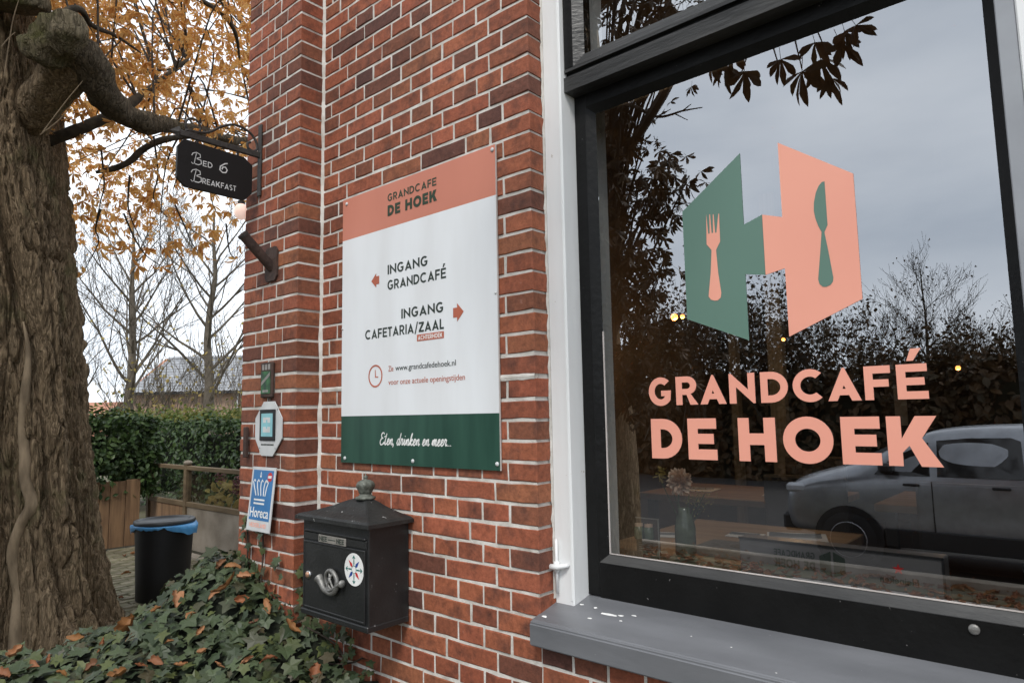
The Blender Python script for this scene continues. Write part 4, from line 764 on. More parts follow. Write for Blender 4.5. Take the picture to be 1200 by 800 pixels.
def ivy_spot(x, y, lift=0):
    h = ivy_h(x, y); e = .02; g = V3((ivy_h(x - e, y) - ivy_h(x + e, y), ivy_h(x, y - e) - ivy_h(x, y + e), 2 * e)).normalized(); return V3((x, y, h + lift)), g
spots = []
tries = 0
while len(spots) < 3700 and tries < 60000:
    tries += 1; x, y = random.uniform(-3.66, -1.98), random.uniform(-1.74, -.02)
    h = ivy_h(x, y)
    if h < .05: continue
    p, g = ivy_spot(x, y)
    if random.random() > .35 + .65 * min(1, .6 / max(.25, g.z)): continue
    if g.z < .6: p.z = random.uniform(.03, 1) * p.z if random.random() < .5 else p.z
    p += g * random.uniform(-.04, .018)
    nrm = (g + rv() * .62 + V3((.12, -.18, .22))).normalized(); tip = V3((g.x, g.y, -.45)) + V3((.1, -.25, -.1)) + rv() * .75
    spots.append((p, nrm, tip, random.choice((.022, .030, .037, .043, .049, .055, .06, .068)) * random.uniform(.85, 1.15)))
# runners up the foot of the pillar and along the wall
for k in range(70):
    t = random.random(); z = .78 + .32 * t ** 1.6; x = random.choice((-2.80, -2.68)) + random.gauss(0, .03) * (1.5 - t) if random.random() < .8 else random.uniform(-2.86, -2.47)
    if z > .98 and x > -2.62: continue
    spots.append((V3((x, PY - random.uniform(.008, .03), z)), V3((random.gauss(0, .3), -1, random.uniform(0, .7))), V3((random.gauss(0, .4), 0, -1)), random.uniform(.026, .042)))
for k in range(45): z = random.uniform(.45, .74); spots.append((V3((-2.22 + random.gauss(0, .045) - .25 * (z - .6), -random.uniform(.015, .06), z)), V3((random.gauss(.2, .3), -1, random.uniform(0, .6))), V3((random.gauss(0, .4), 0, -1)), random.uniform(.026, .04)))
for k in range(28): spots.append((V3((-2.47 + random.gauss(.01, .015), -random.uniform(.02, .12), random.uniform(.74, .93))), V3((1, -.5, random.uniform(0, .6))), V3((0, random.gauss(0, .4), -1)), random.uniform(.024, .036)))
C_ = V3(CP)
def inview(p, m_=0):
    c = CM @ (np.array(p) - CP); return c[2] > .2 and abs(c[0] / c[2]) < .75 + m_ and abs(c[1] / c[2]) < .5 + m_
vis = sorted(spots, key=lambda q: -(q[3] / (q[0] - C_).length if inview(q[0]) and q[0].z > ivy_h(q[0].x, q[0].y) - .02 else 0))
for p, nrm, tip, s in vis[:300]: link('ivy_leaf', random.choice(IVM), ivy, orient(p, nrm, tip, s))
scatter('ivy_leaf', IV, [orient(*q) for q in vis[300:]], 'ivy', ivy)
for a in ([(-2.5, -.2, .66), (-2.38, -.1, .60), (-2.28, -.05, .585), (-2.2, -.02, .60), (-2.15, -.015, .625)], [(-2.35, -.12, .72), (-2.27, -.05, .66), (-2.24, -.03, .60)], [(-2.68, -.13, .8), (-2.675, -.125, .95), (-2.685, -.122, 1.05)], [(-2.81, -.13, .8), (-2.80, -.125, .95), (-2.82, -.122, 1.08)]): add('runner', tube(smooth_path(a, 5), .0035, 5), 'twig', ivy)
# dry leaves lying on the ivy
def ivy_hit(px, py):
    d = ray(px, py); t = 1.5
    while t < 5:
        p = CP + d * t
        if ivy_h(p[0], p[1]) + .006 > p[2] and p[0] < -2: return V3(p)
        t += .006
    return None
def dry_leaf(r, ln, wd):
    V, F = [], []; n, m_ = 9, 5; curl = r.uniform(1.2, 2.9); bend = r.uniform(-.9, 1.1)
    for i in range(n):
        u = i / (n - 1); hw = wd * math.sin(math.pi * min(1, u * .93 + .04)) ** .75 * (1 + .18 * r.uniform(-1, 1))
        for j in range(m_):
            v = (j / (m_ - 1) * 2 - 1); a = v * curl; rr = hw / max(curl, .3)
            V.append((rr * math.sin(a) + (.16 * r.uniform(-1, 1)) * wd, (u - .5) * ln + .05 * r.uniform(-1, 1) * ln, rr * (1 - math.cos(a)) + bend * ln * (u - .5) ** 2 + .2 * wd * r.uniform(-1, 1)))
    for i in range(n - 1):
        for j in range(m_ - 1): a = i * m_ + j; F.append((a, a + 1, a + m_ + 1, a + m_))
    return V, F
DL = [mk('fallen_leaf', *dry_leaf(random.Random(90 + k), 1, random.Random(k).uniform(.22, .5)), 'fallen', True) for k in range(9)]
LEAF_SPOTS = [(274, 664, .10), (288, 676, .09), (316, 666, .10), (302, 674, .08), (327, 688, .10), (287, 704, .09), (318, 712, .11), (344, 737, .11), (210, 700, .11), (253, 697, .08), (373, 790, .12), (260, 779, .07), (316, 772, .09), (291, 774, .08), (20, 767, .11), (93, 749, .11), (123, 757, .08), (111, 781, .09), (184, 774, .11), (7, 790, .10), (168, 780, .09), (158, 745, .08), (186, 715, .08), (141, 791, .09), (236, 741, .07), (60, 775, .07), (226, 722, .07), (335, 694, .07), (262, 662, .08), (345, 668, .07), (200, 752, .06), (75, 790, .08), (240, 765, .06), (300, 730, .06), (215, 780, .07), (40, 781, .08)]
def put_leaf(px, py, ln, lab, seed, lift=.012, me=None):
    p = ivy_hit(px, py)
    if p is None: return
    r = random.Random(seed); _, g = ivy_spot(p.x, p.y); me = me or DL[seed % len(DL)]
    nrm = (g + V3((.2, -.4, .4)) + V3((r.gauss(0, .6), r.gauss(0, .6), 0))).normalized()
    o = link('fallen_leaf', me, None, orient(p + V3((.4, -.8, .5)) * lift, nrm, (r.uniform(-1, 1), r.uniform(-1, 1), r.uniform(-.3, .3)), ln)); tag(o, lab, 'leaf', 'dry leaves caught on the ivy'); return o
for k, (px, py, ln) in enumerate(LEAF_SPOTS): put_leaf(px, py, ln * .66, 'small curled orange brown dry leaf caught on the ivy mound', 100 + k)
rr_ = random.Random(3)
put_leaf(273, 687, .13, 'longest cigar shaped rolled brown leaf lying on the ivy near the pillar foot', 5, .025, mk('fallen_leaf', *dry_leaf(random.Random(2), 1, .20), 'fallen', True))
put_leaf(152, 736, .09, 'broad flat pale orange leaf on the ivy in front of the bin', 6, .015, mk('fallen_leaf', *dry_leaf(random.Random(12), 1, .55), 'fallen', True))
put_leaf(28, 757, .14, 'long rolled brown leaf on the ivy before the big trunk', 8, .02, mk('fallen_leaf', *dry_leaf(random.Random(22), 1, .18), 'fallen', True))

# ================================================================== paving behind, bin
pv = add('courtyard_paving', box(-9.05, -4.2, -1.6, 2.0, -.09, -.012), 'joint'); pv['kind'] = 'structure'
def paver_mesh(lx, ly, seed):
    r = random.Random(seed); v, f = box(-lx / 2, lx / 2, -ly / 2, ly / 2, -.05, 0, 0); b = .006
    V = [(x * (1 - (b / abs(x)) * (z > -.01)) + r.uniform(-.002, .002), y * (1 - (b / abs(y)) * (z > -.01)) + r.uniform(-.002, .002), z + r.uniform(-.003, .003) * (z > -.01)) for x, y, z in v]
    k = 4; V2 = V[:4] + [(x, y, -.007) for x, y, z in v[:4]] + V[4:]
    return mk('paver', V2, [(0, 2, 3, 1), (8, 9, 11, 10)] + [(a + i, a + j, a + 4 + j, a + 4 + i) for a in (0, 4) for i, j in ((0, 1), (1, 3), (3, 2), (2, 0))], 'paver')
PM = [paver_mesh(.092, .194, k) for k in range(6)]; cand = []
for i, x in enumerate(np.arange(-9.0, -4.3, .1)):
    for y in np.arange(-1.55 + (.1 if i % 2 else 0), 1.85, .204):
        c = CM @ (np.array((x, y, 0)) - CP); u = 600 + 800 * c[0] / c[2]; v = 400 + 800 * c[1] / c[2]
        cand.append(((x, y), 100 < u < 300 and 610 < v < 735))
see = [q for q, s in cand if s]; random.shuffle(see); see.sort(key=lambda q: (q[0] + 6.5) ** 2 * .2 + (q[1] - 1.2) ** 2); rest = [q for q, s in cand if not s] + see[300:]
pmat = lambda q: Matrix.Translation(V3((q[0], q[1], random.uniform(-.003, .004)))) @ Matrix.Rotation(random.uniform(-.03, .03), 4, 'Z') @ Matrix.Rotation(random.uniform(-.015, .015), 4, 'X')
for q in see[:300]: link('paver', random.choice(PM), pv, pmat(q))
pm_v = [([tuple(v.co) for v in m_.vertices], [tuple(p.vertices) for p in m_.polygons]) for m_ in PM]
add('paver', join(*[xf(random.choice(pm_v), pmat(q)) for q in rest]), 'paver', pv, kind='stuff')
bx, by = -6.25, .93
bn = thing('waste_bin', 'round black plastic waste bin lined with a blue bag on the paving', 'bin', (bx, by, 0))
add('barrel', lathe([(.195, 0), (.205, .01), (.212, .20), (.222, .45), (.2325, .628), (.2325, .634), (.222, .634), (.19, .10), (.0005, .10)], 40, (bx, by, 0)), 'plastic', bn, smooth=True)
add('rim', lathe([(.236, .626), (.243, .636), (.243, .650), (.236, .660), (.205, .664), (.196, .655), (.188, .645), (.0005, .640)], 40, (bx, by, 0)), 'lid_grey', bn, smooth=True)
V, F, n = [], [], 64
for j, (rr, z) in enumerate(((.236, .6262), (.2445, .6255), (.2475, .616), (.244, .600), (.240, .592))):
    for k in range(n):
        a = 2 * math.pi * k / n; wv = noise.noise((math.cos(a) * 3, math.sin(a) * 3, j * .3)); fl_ = .03 * max(0, math.cos(a - 3.9)) ** 8 + .045 * max(0, math.cos(a - .55)) ** 10
        V.append((bx + (rr + .006 * wv * j * .5 + fl_ * (j > 0)) * math.cos(a), by + (rr + .006 * wv * j * .5 + fl_ * (j > 0)) * math.sin(a), z + (.018 * wv - .03 * max(0, math.cos(a - .55)) ** 6 - .02 * max(0, math.cos(a - 3.9)) ** 6 + .01 * noise.noise((math.cos(a) * 9, math.sin(a) * 9, 3))) * j * .45))
for j in range(4):
    for k in range(n): F.append((j * n + k, j * n + (k + 1) % n, (j + 1) * n + (k + 1) % n, (j + 1) * n + k))
tag(add('bin_bag', (V, F), 'bag', None, True), 'bright blue bag folded over the rim of the black bin', 'bag')
# a few leaves on the paving
for k in range(16):
    x, y = random.uniform(-8.6, -6.0), random.uniform(.3, 1.85); 
    if (x - bx) ** 2 + (y - by) ** 2 < .09: continue
    o = link('fallen_leaf', DL[k % len(DL)], None, orient((x, y, .012), (random.gauss(0, .2), random.gauss(0, .2), 1), rv(), random.uniform(.06, .10))); tag(o, 'small brown leaf lying on the mossy courtyard paving', 'leaf', 'fallen leaves on the paving')

# ================================================================== plank wall, glazed fence, hedges
pk = thing('plank_fence', 'low fence of wide upright brown planks under the hedge beside the trunk', 'fence', (-9.06, 1.2, 0))
y = 1.752; ws = [.165, .17, .115, .17, .16, .17, .165]
for w_ in ws:
    add('plank', box(-9.06 + random.uniform(-.004, .004), -9.025, y - w_ + .006, y, .02, .80 + random.uniform(-.01, .01), .004), 'plank', pk); y -= w_
add('fence_rail', box(-9.11, -9.062, .62, 1.74, .5, .58), 'rail', pk)
fe = thing('glazed_fence', 'wooden fence with glass panes above concrete boards and a knob topped post', 'fence', (-8.3, 2.0, 0))
fy = 1.985
add('top_rail', box(-9.35, -5.2, fy - .03, fy + .03, .925, .972, .004), 'rail', fe); add('mid_rail', box(-9.35, -5.2, fy - .026, fy + .03, .505, .56, .004), 'rail', fe)
for x in (-9.33, -8.262, -6.75, -5.25):
    p_ = add('post', box(x - .032, x + .032, fy - .036, fy + .036, 0, .985, .004), 'rail', fe); add('post_knob', lathe([(.035, .985), (.05, .995), (.052, 1.012), (.035, 1.03), (.0005, 1.036)], 14, (x, fy, 0)), 'concrete', p_)
for a, b, m_ in ((-9.29, -8.30, 'plank'), (-8.225, -6.79, 'concrete'), (-6.71, -5.28, 'concrete')):
    add('board', box(a, b, fy - .012, fy + .02, .03, .503), m_, fe); add('pane', box(a, b, fy - .004, fy + .004, .562, .923), 'clear', fe)
ed = add('kerb_edging', box(-8.9, -5.2, 1.80, 1.90, -.05, .035, .008), 'concrete'); ed['kind'] = 'structure'
# hydrangea behind the panes
hy = thing('hydrangea', 'hydrangea with yellowing leaves and faded pink heads behind the glass pane', 'shrub', (-7.6, 2.45, 0))
sm, fl4 = [], []
lf = [fold_leaf([(0, .02), (.3, .28), (.6, .3), (.85, .15), (1, .01)], .2, .3)]
for k in range(420):
    p = V3((random.uniform(-8.15, -6.6), random.uniform(2.12, 2.75), random.uniform(.15, .78))); sm.append(orient(p, rv() * .6 + V3((.4, -.8, .6)), rv() + V3((.3, -.6, -.2)), random.uniform(.07, .13)))
scatter('leaves', lf, sm, 'yellow_leaf', hy)
for x, y_, z in ((-7.92, 2.22, .83), (-7.55, 2.25, .80), (-7.42, 2.18, .74), (-7.15, 2.3, .86), (-7.75, 2.3, .72), (-6.95, 2.2, .78)):
    q = [orient(V3((x, y_, z)) + d * .07, d, rv(), .03) for d in [rv() for _ in range(60)]]; scatter('flower_head', lf, q, 'flower', hy, None)
add('stems', join(*[tube([(random.uniform(-8, -6.8), 2.45, 0), (random.uniform(-8.1, -6.7), random.uniform(2.2, 2.6), .7)], .007, 5) for _ in range(14)]), 'twig', hy)
def hedge(name, label, x0, x1, y0, y1, z0, z1, n, tips, sz=.055, bulge=.19, mats=('hedge', 'hedge_tip')):
    h = thing(name, label, 'hedge', ((x0 + x1) / 2, (y0 + y1) / 2, 0)); ms, mt = [], []
    nz_ = lambda p: .5 + .5 * noise.noise(p * 1.7)
    for k in range(n):
        f = random.random(); x, y_, z = random.uniform(x0, x1), random.uniform(y0, y1), random.uniform(z0, z1)
        fa, fb, fc = (x1 - x0) * (z1 - z0), (y1 - y0) * (z1 - z0), (x1 - x0) * (y1 - y0); ft = 2 * fa + fb + fc; fa, fb, fc = fa / ft, fb / ft, fc / ft
        if f < fa: y_ = y0; nn = V3((0, -1, 0))
        elif f < fa + fb: x = x1; nn = V3((1, 0, 0))
        elif f < fa + fb + fc: z = z1; nn = V3((0, 0, 1))
        else: y_ = y1; nn = V3((0, 1, 0))
        p = V3((x, y_, z)); b = (noise.noise(p * 2.1) * bulge + noise.noise(p * 6) * bulge * .5); p += nn * (b + random.uniform(-.14, .03))
        ms.append(orient(p, (nn + rv() * .8 + V3((0, 0, .35))).normalized(), rv() + V3((0, 0, -.5)), sz * random.uniform(.7, 1.3)))
    for k in range(tips):
        p = V3((random.uniform(x0, x1), random.uniform(y0, y1), z1)); 
        p.z += abs(random.gauss(0, .09)) * (1 + 1.2 * max(0, noise.noise((p.x * 1.3, p.y, 7)))); mt.append(orient(p, rv() + V3((0, -.4, .4)), rv() + V3((0, 0, .4)), sz * random.uniform(.6, 1.1)))
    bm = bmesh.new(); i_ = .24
    v, f = box(x0 + i_, x1 - i_, y0 + i_, y1 - i_, z0 + (.02 if z0 < .1 else i_), z1 - i_); add('dark_core', (v, f), 'core', h)  # plain dark box filling the inside of the leaf shell
    L_ = [fold_leaf([(0, .02), (.3, .26), (.62, .27), (1, .01)], .25, .2)]
    scatter('foliage', L_, ms, mats[0], h)
    if mt: scatter('new_shoots', L_, mt, mats[1], h)
    return h
hedge('hedge', 'dark green clipped evergreen hedge overhanging the plank fence', -10.2, -9.0, -.3, 1.95, .62, 1.56, 9000, 500, .07)
hedge('hedge', 'long dark leafy hedge with yellow green top behind the glazed fence', -14.5, -6.4, 3.0, 4.0, .1, 1.50, 17000, 2600, .075)
# ================================================================== house and bare trees beyond
def dirpos(px, dist, z=0): d = ray(px, 490); k = dist / math.hypot(d[0], d[1]); return V3((CP[0] + d[0] * k, CP[1] + d[1] * k, z))
hA, hB = dirpos(146, 41), dirpos(330, 37)
hu = (hB - hA).normalized(); hv = V3((hu.y, -hu.x, 0)); 
if hv.dot(V3((0, -1.6, 0)) - hA) > 0: hv = -hv                     # away from the camera
hl = (hB - hA).length + 6; HM = Matrix(((hu.x, hv.x, 0, hA.x), (hu.y, hv.y, 0, hA.y), (0, 0, 1, 0), (0, 0, 0, 1)))
ho = thing('house', 'long low house with grey pantile roof behind the hedge', 'house', hA)
ez, rz, dp = 3.05, 5.0, 7.0
add('wall', xf(join(box(0, hl, 0, dp, 0, ez)), HM), 'far_brick', ho)
add('gable_wall', xf(([(-.02, 0, ez - .05), (-.02, dp, ez - .05), (-.02, dp / 2, rz + .05), (.3, 0, ez - .05), (.3, dp, ez - .05), (.3, dp / 2, rz + .05)], [(0, 1, 2), (3, 5, 4), (0, 2, 5, 3), (1, 4, 5, 2)]), HM), 'far_red', ho)
rows, cols = 12, int(hl / .11); V, F = [], []
for s_ in (0, 1):
    b0 = len(V)
    for r_ in range(rows * 2):
        t = (r_ // 2 + (r_ % 2)) / rows; lift = .05 * (1 - r_ % 2) + .02
        for c_ in range(cols + 1):
            yy = -.35 + (dp / 2 + .35) * t; z = ez - .12 + (rz - ez + .12) * t + lift + .03 * math.cos(c_ * math.pi / 1.5); V.append((.25 + (hl - .2) * c_ / cols, yy if s_ == 0 else dp - yy, z))
    for r_ in range(rows * 2 - 1):
        for c_ in range(cols): a = b0 + r_ * (cols + 1) + c_; F.append((a, a + 1, a + cols + 2, a + cols + 1))
rf = add('roof', xf((V, F), HM), 'tile', ho)
add('ridge_tiles', xf(tube([(.2, dp / 2, rz + .04), (hl, dp / 2, rz + .04)], .12, 8), HM), 'tile', rf)
add('gutter', xf(box(.2, hl, -.47, -.33, ez - .2, ez - .08), HM), 'plastic', ho)
for xw in (6.4, 12.0):
    f_ = add('window', xf(box(xw, xw + 1.05, -.05, .05, 1.15, 2.35), HM), 'white_paint', ho); add('window_pane', xf(box(xw + .1, xw + .95, -.07, -.052, 1.25, 2.25), HM), 'dull_glass', f_)
add('downpipe', xf(tube([(6.1, -.1, 0), (6.1, -.1, ez - .1)], .05, 8), HM), 'lead_white', ho)
sh = thing('outbuilding', 'low red roofed outbuilding left of the pantiled house', 'building', dirpos(112, 36))
o_ = dirpos(100, 37); add('wall', xf(box(0, 3.4, 0, 3, 0, 1.75), HM @ Matrix.Translation((-4.0, -1, 0))), 'far_red', sh); add('roof', xf(([(0, -.2, 1.75), (3.5, -.2, 1.75), (3.5, 1.5, 2.55), (0, 1.5, 2.55), (3.5, 3.2, 1.75), (0, 3.2, 1.75), (0, -.2, 1.65), (3.5, -.2, 1.65)], [(0, 1, 2, 3), (3, 2, 4, 5), (6, 7, 1, 0), (1, 7, 4, 2), (0, 3, 5, 6)]), HM @ Matrix.Translation((-4.0, -1, 0))), 'far_red', sh)
def branch(P, R, p, d, r, ln, lev, rnd, spread=.6, up=.25):
    """recursive bare branching, appended as point chains"""
    n = 5; pts, rs = [p], [r]; q = p.copy(); dd = d.copy()
    for k in range(n):
        dd = (dd + V3((rnd.gauss(0, .10), rnd.gauss(0, .10), rnd.gauss(0, .08) + up * .12))).normalized(); q = q + dd * ln / n; pts.append(q.copy()); rs.append(max(r * (1 - .72 * (k + 1) / n), .004))
        if lev > 0 and k >= (1 if lev < 3 else 1):
            for _ in range(2 if lev < 3 else 1):
                if rnd.random() < .85:
                    s = V3((rnd.gauss(0, 1), rnd.gauss(0, 1), rnd.gauss(0, .5))); s = (s - dd * s.dot(dd)).normalized()
                    branch(P, R, q.copy(), (dd * (1 - spread * .5) + s * spread + V3((0, 0, up * .5))).normalized(), max(rs[-1] * .62, .0045), ln * rnd.uniform(.45, .68), lev - 1, rnd, spread, up)
    P.append(pts); R.append(rs)
def bare_tree(label, base, hgt, seed, r0=.17, leaves=0, levels=3, group='bare trees before the house', mat='bare_twig', fork=.42, ys=1.0, lmat='ochre_leaf'):
    rnd = random.Random(seed); t = thing('bare_tree', label, 'tree', base, group); P, R = [], []
    tp = [base + V3((rnd.gauss(0, .05), rnd.gauss(0, .05), hgt * k / 8)) for k in range(9)]; tr = [r0 * (1 - .86 * (k / 8) ** .8) for k in range(9)]; tr[0] = r0 * 1.3
    add('trunk', tube(smooth_path(tp, 4), smooth_vals(tr, 4), 8), mat, t, smooth=True)
    for k in range(16):
        z = hgt * (.27 + .63 * (k / 16)); a = k * 2.4 + rnd.uniform(-.4, .4); i = z / hgt * 8; q = tp[int(i)].lerp(tp[min(8, int(i) + 1)], i % 1); lo = 1 - (z / hgt - .2)
        branch(P, R, q, V3((math.cos(a) * .8, math.sin(a) * .8, .45 + .5 * (z / hgt))).normalized(), r0 * .26 * (.35 + .65 * lo), hgt * .47 * (.26 + .7 * lo) * ys, levels - 1, rnd, .55, .5)
    big = [(p, r) for p, r in zip(P, R) if r[0] > .02]; small = [(p, r) for p, r in zip(P, R) if r[0] <= .02]
    add('limbs', join(*[tube(p, r, 5, cap=False) for p, r in big]), mat, t)
    if small: add('twigs', join(*[tube(p, r, 3, cap=False) for p, r in small]), mat, t, kind='stuff')
    if leaves:
        ends = [p[-1] for p in P]; q = [orient(random.choice(ends) + rv() * .12, rv(), rv() + V3((0, 0, -1)), random.uniform(.06, .11)) for _ in range(leaves)]; scatter('last_leaves', [fold_leaf([(0, .02), (.4, .3), (1, .01)], .2, .2)], q, lmat, t)
    return t
bare_tree('bare street tree left of the pair before the pantiled house', dirpos(150, 21), 7.0, 3, .19, 60)
bare_tree('bare street tree right of the pair before the pantiled house', dirpos(243, 20), 7.2, 8, .2, 60)
bare_tree('bare tree half hidden behind the big bark covered trunk', dirpos(70, 26), 6.6, 15, .11, 20)
yb = thing('yellow_shrub', 'loose shrub with sparse yellow leaves above the hedge before the house', 'shrub', dirpos(215, 15))
P, R = [], []; rnd = random.Random(4)
for k in range(16): branch(P, R, dirpos(140 + k * 9, 15.3), V3((rnd.gauss(0, .2), rnd.gauss(0, .2), 1)).normalized(), .018, rnd.uniform(1.5, 2.3), 2, rnd, .5, .6)
add('stems', join(*[tube(p, r, 3, cap=False) for p, r in zip(P, R)]), 'bare_twig', yb)
ends = [random.choice(p) for p in P for _ in range(1)]; scatter('leaves', [fold_leaf([(0, .02), (.4, .35), (1, .01)], .2, .2)], [orient(random.choice(ends) + rv() * .1, rv(), rv(), random.uniform(.06, .10)) for _ in range(420)], 'yellow_leaf', yb)

# ================================================================== the big horse chestnut beside the courtyard
TC = V3((-6.01, -.13, 0)); PL = V3((-.216, -.976, 0))
ch = thing('chestnut_tree', 'big old horse chestnut with furrowed brown bark and ochre autumn leaves', 'tree', TC)
def trunk_r(a, z):
    flare = .15 * math.exp(-z / .42) + .05 * math.exp(-z / 1.6); lob = .04 * math.sin(3 * a + 1.1) + .03 * math.sin(5 * a + .4) + .022 * math.sin(8 * a + z * .5)
    r = .445 + flare * (1 + .9 * math.sin(5 * a + .8) * .5 + .25 * math.sin(3 * a)) + lob * (1 + .8 * math.exp(-z)) - .03 * sstep(2, 4.5, z)
    # deep seam between the two grown-together stems
    sa = (a - .27 + .14 * z + .06 * math.sin(z * 2.6) + math.pi) % (2 * math.pi) - math.pi; r -= .13 * math.exp(-(sa / .10) ** 2) * (1 + .15 * math.sin(z * 3))
    q = (math.cos(a) * 3.4, math.sin(a) * 3.4, z * .55); r += .05 * noise.noise(q)
    rg = 1 - abs(noise.noise((math.cos(a) * 7 + .3 * noise.noise((a, z * 2, 1)), math.sin(a) * 7, z * 1.0 + 3))); r += .042 * (rg ** 3 - .5)
    rg2 = 1 - abs(noise.noise((math.cos(a) * 15, math.sin(a) * 15, z * 2.6 + 9))); r += .018 * (rg2 ** 2 - .6); r += .013 * noise.noise((math.cos(a) * 40, math.sin(a) * 40, z * 14))
    wv = noise.noise((math.cos(a) * 6, math.sin(a) * 6, z * 2.2)); dv = noise.voronoi((math.cos(a) * 5.2 + .35 * wv, math.sin(a) * 5.2 + .35 * wv, z * 1.55 + .5 * wv))[0]
    r -= .050 * (1 - min(1, (dv[1] - dv[0]) / .13)) ** 1.5 ; dv = noise.voronoi((math.cos(a) * 11 + .3 * wv, math.sin(a) * 11, z * 4.2 + .4 * wv))[0]; r -= .020 * (1 - min(1, (dv[1] - dv[0]) / .16)) ** 1.3
    for (ba, bz, bw, bh) in ((5.8, 1.78, .22, .06), (.18, 1.40, .16, .055), (5.7, 2.9, .2, .05), (.25, 2.3, .12, .045), (5.55, 3.35, .25, .06)):
        da = (a - ba + math.pi) % (2 * math.pi) - math.pi; r += bh * math.exp(-(da / bw) ** 2 - ((z - bz) / .13) ** 2)
    return r
V, F, na, nz_ = [], [], 420, 400
for j in range(nz_ + 1):
    z = -.1 + 6.6 * j / nz_; c = TC + PL * (.06 * z + .010 * z * z)
    for i in range(na): a = 2 * math.pi * i / na; r = trunk_r(a, max(z, 0)); V.append((c.x + r * math.cos(a), c.y + r * math.sin(a), z))
for j in range(nz_):
    for i in range(na): F.append((j * na + i, j * na + (i + 1) % na, (j + 1) * na + (i + 1) % na, (j + 1) * na + i))
add('trunk', (V, F), 'bark', ch, smooth=True)
rp_ = []
for a, z in ((-.28, -.05), (-.27, .18), (-.245, .38), (-.30, .62), (-.20, .82), (-.07, .96), (-.13, 1.12), (-.11, 1.3), (-.12, 1.47), (-.08, 1.7), (-.01, 1.98), (-.02, 2.2)):
    c = TC + PL * (.06 * z + .010 * z * z); r = max(trunk_r(a, max(z, 0)), 0.40) + .004; rp_.append(V3((c.x + r * math.cos(a), c.y + r * math.sin(a), z)))
add('climbing_root', tube(smooth_path(rp_, 8), smooth_vals([.055, .042, .036, .043, .034, .042, .033, .037, .028, .030, .018, .006], 8), 14), 'rootbark', ch, smooth=True)
def limb(name, nodes, rads, mat, lump=.0, n=18, k=8):
    pts = smooth_path([at(*q) if len(q) == 3 and q[0] > 0 else V3(q) for q in nodes], k); rs = smooth_vals(rads, k); V, F = tube(pts, rs, n)
    if lump:
        m_ = len(pts)
        V = [tuple(V3(v) + (V3(v) - pts[min(i // n, m_ - 1)]).normalized() * (lump * noise.noise(V3(v) * 5) + lump * .6 * noise.noise(V3(v) * 14) + lump * .3 * (1 - abs(noise.noise(V3(v) * 25))))) for i, v in enumerate(V)]
    return add(name, (V, F), mat, ch, smooth=True)
LIMB = [(20, 185, 6.42), (44, 138, 6.24), (66, 96, 6.0), (84, 66, 5.86), (99, 66, 5.8), (110, 88, 5.84), (124, 114, 5.9), (145, 133, 6.0), (170, 142, 6.1), (200, 147, 6.3), (240, 157, 6.7), (285, 166, 7.2), (330, 160, 7.8), (400, 120, 8.6)]
LR = [.10, .14, .14, .125, .112, .10, .088, .076, .064, .052, .043, .036, .028, .013]
LIMB[0:2] = [(14, 178, 6.42), (40, 132, 6.22)]
limb('branch_collar', LIMB[:5], LR[:5], 'bark', .035, 26)
limb('mossy_limb', LIMB[3:], LR[3:], 'limbbark', .03, 22)
kn = [(46, 62, 5.85), (60, 46, 5.78), (76, 42, 5.75), (92, 54, 5.78)]
limb('burr', kn, [.08, .125, .115, .07], 'mossbark', .075, 26)
limb('limb', [(56, 166, 6.45), (92, 152, 6.45), (115, 142, 6.5), (140, 130, 6.6), (175, 105, 6.9), (220, 70, 7.3)], [.035, .042, .042, .036, .026, .013], 'darkbark', .01, 10)
limb('limb', [(112, 202, 6.6), (135, 197, 6.6), (152, 189, 6.6), (166, 176, 6.65), (185, 166, 6.7), (210, 161, 6.8), (250, 160, 7.1)], [.012, .02, .026, .028, .027, .022, .012], 'darkbark', .006, 8)
limb('limb', [(15, 10, 6.15), (10, -80, 6.25), (60, -190, 6.5), (150, -260, 7.0)], [.22, .2, .15, .08], 'mossbark', .02, 14)
limb('limb', [(235, 0, 6.6), (262, 18, 6.6), (276, 40, 6.65), (281, 70, 6.7)], [.02, .018, .014, .006], 'darkbark', .004, 7)
limb('limb', [(60, 40, 5.9), (78, 14, 5.95), (95, 12, 6.0), (108, 30, 6.1), (135, 42, 6.3), (165, 62, 6.5)], [.02, .025, .024, .018, .013, .006], 'darkbark', .003, 7)
limb('limb', [(-30, -40, 6.2), (-90, -140, 6.4), (-150, -260, 7)], [.2, .14, .08], 'mossbark', .02, 12)
# twigs from the limbs out to leaf bunches, bunches of palmate leaves in the crown
LP = smooth_path([at(*q) for q in LIMB[4:]], 5) + smooth_path([at(*q) for q in [(95, 152, 6.4), (140, 130, 6.6), (220, 70, 7.3)]], 4)
tw, bun = [], []; rnd = random.Random(21)
def crown_ok(px, py):
    d = 1.0 if py < 110 else (.8 if py < 205 else (.33 if py < 262 else .12))
    d *= 1.15 if noise.noise((px * .022, py * .022, 4)) > -.12 else .3
    if py > 190: d *= 1.25 if px < 175 else .85
    if px > 262: d *= .75
    return rnd.random() < d
n_b = 0
while n_b < 1350:
    px, py = rnd.uniform(55, 345), rnd.uniform(-150, 296)
    if not crown_ok(px, py): continue
    dd = rnd.uniform(6.2, 11.5) if py < 210 else rnd.uniform(6.4, 9); p = at(px, py, dd); bun.append(p); n_b += 1
while len(bun) < 1600: bun.append(at(rnd.uniform(-260, 420), rnd.uniform(-420, -120), rnd.uniform(5.5, 12)))
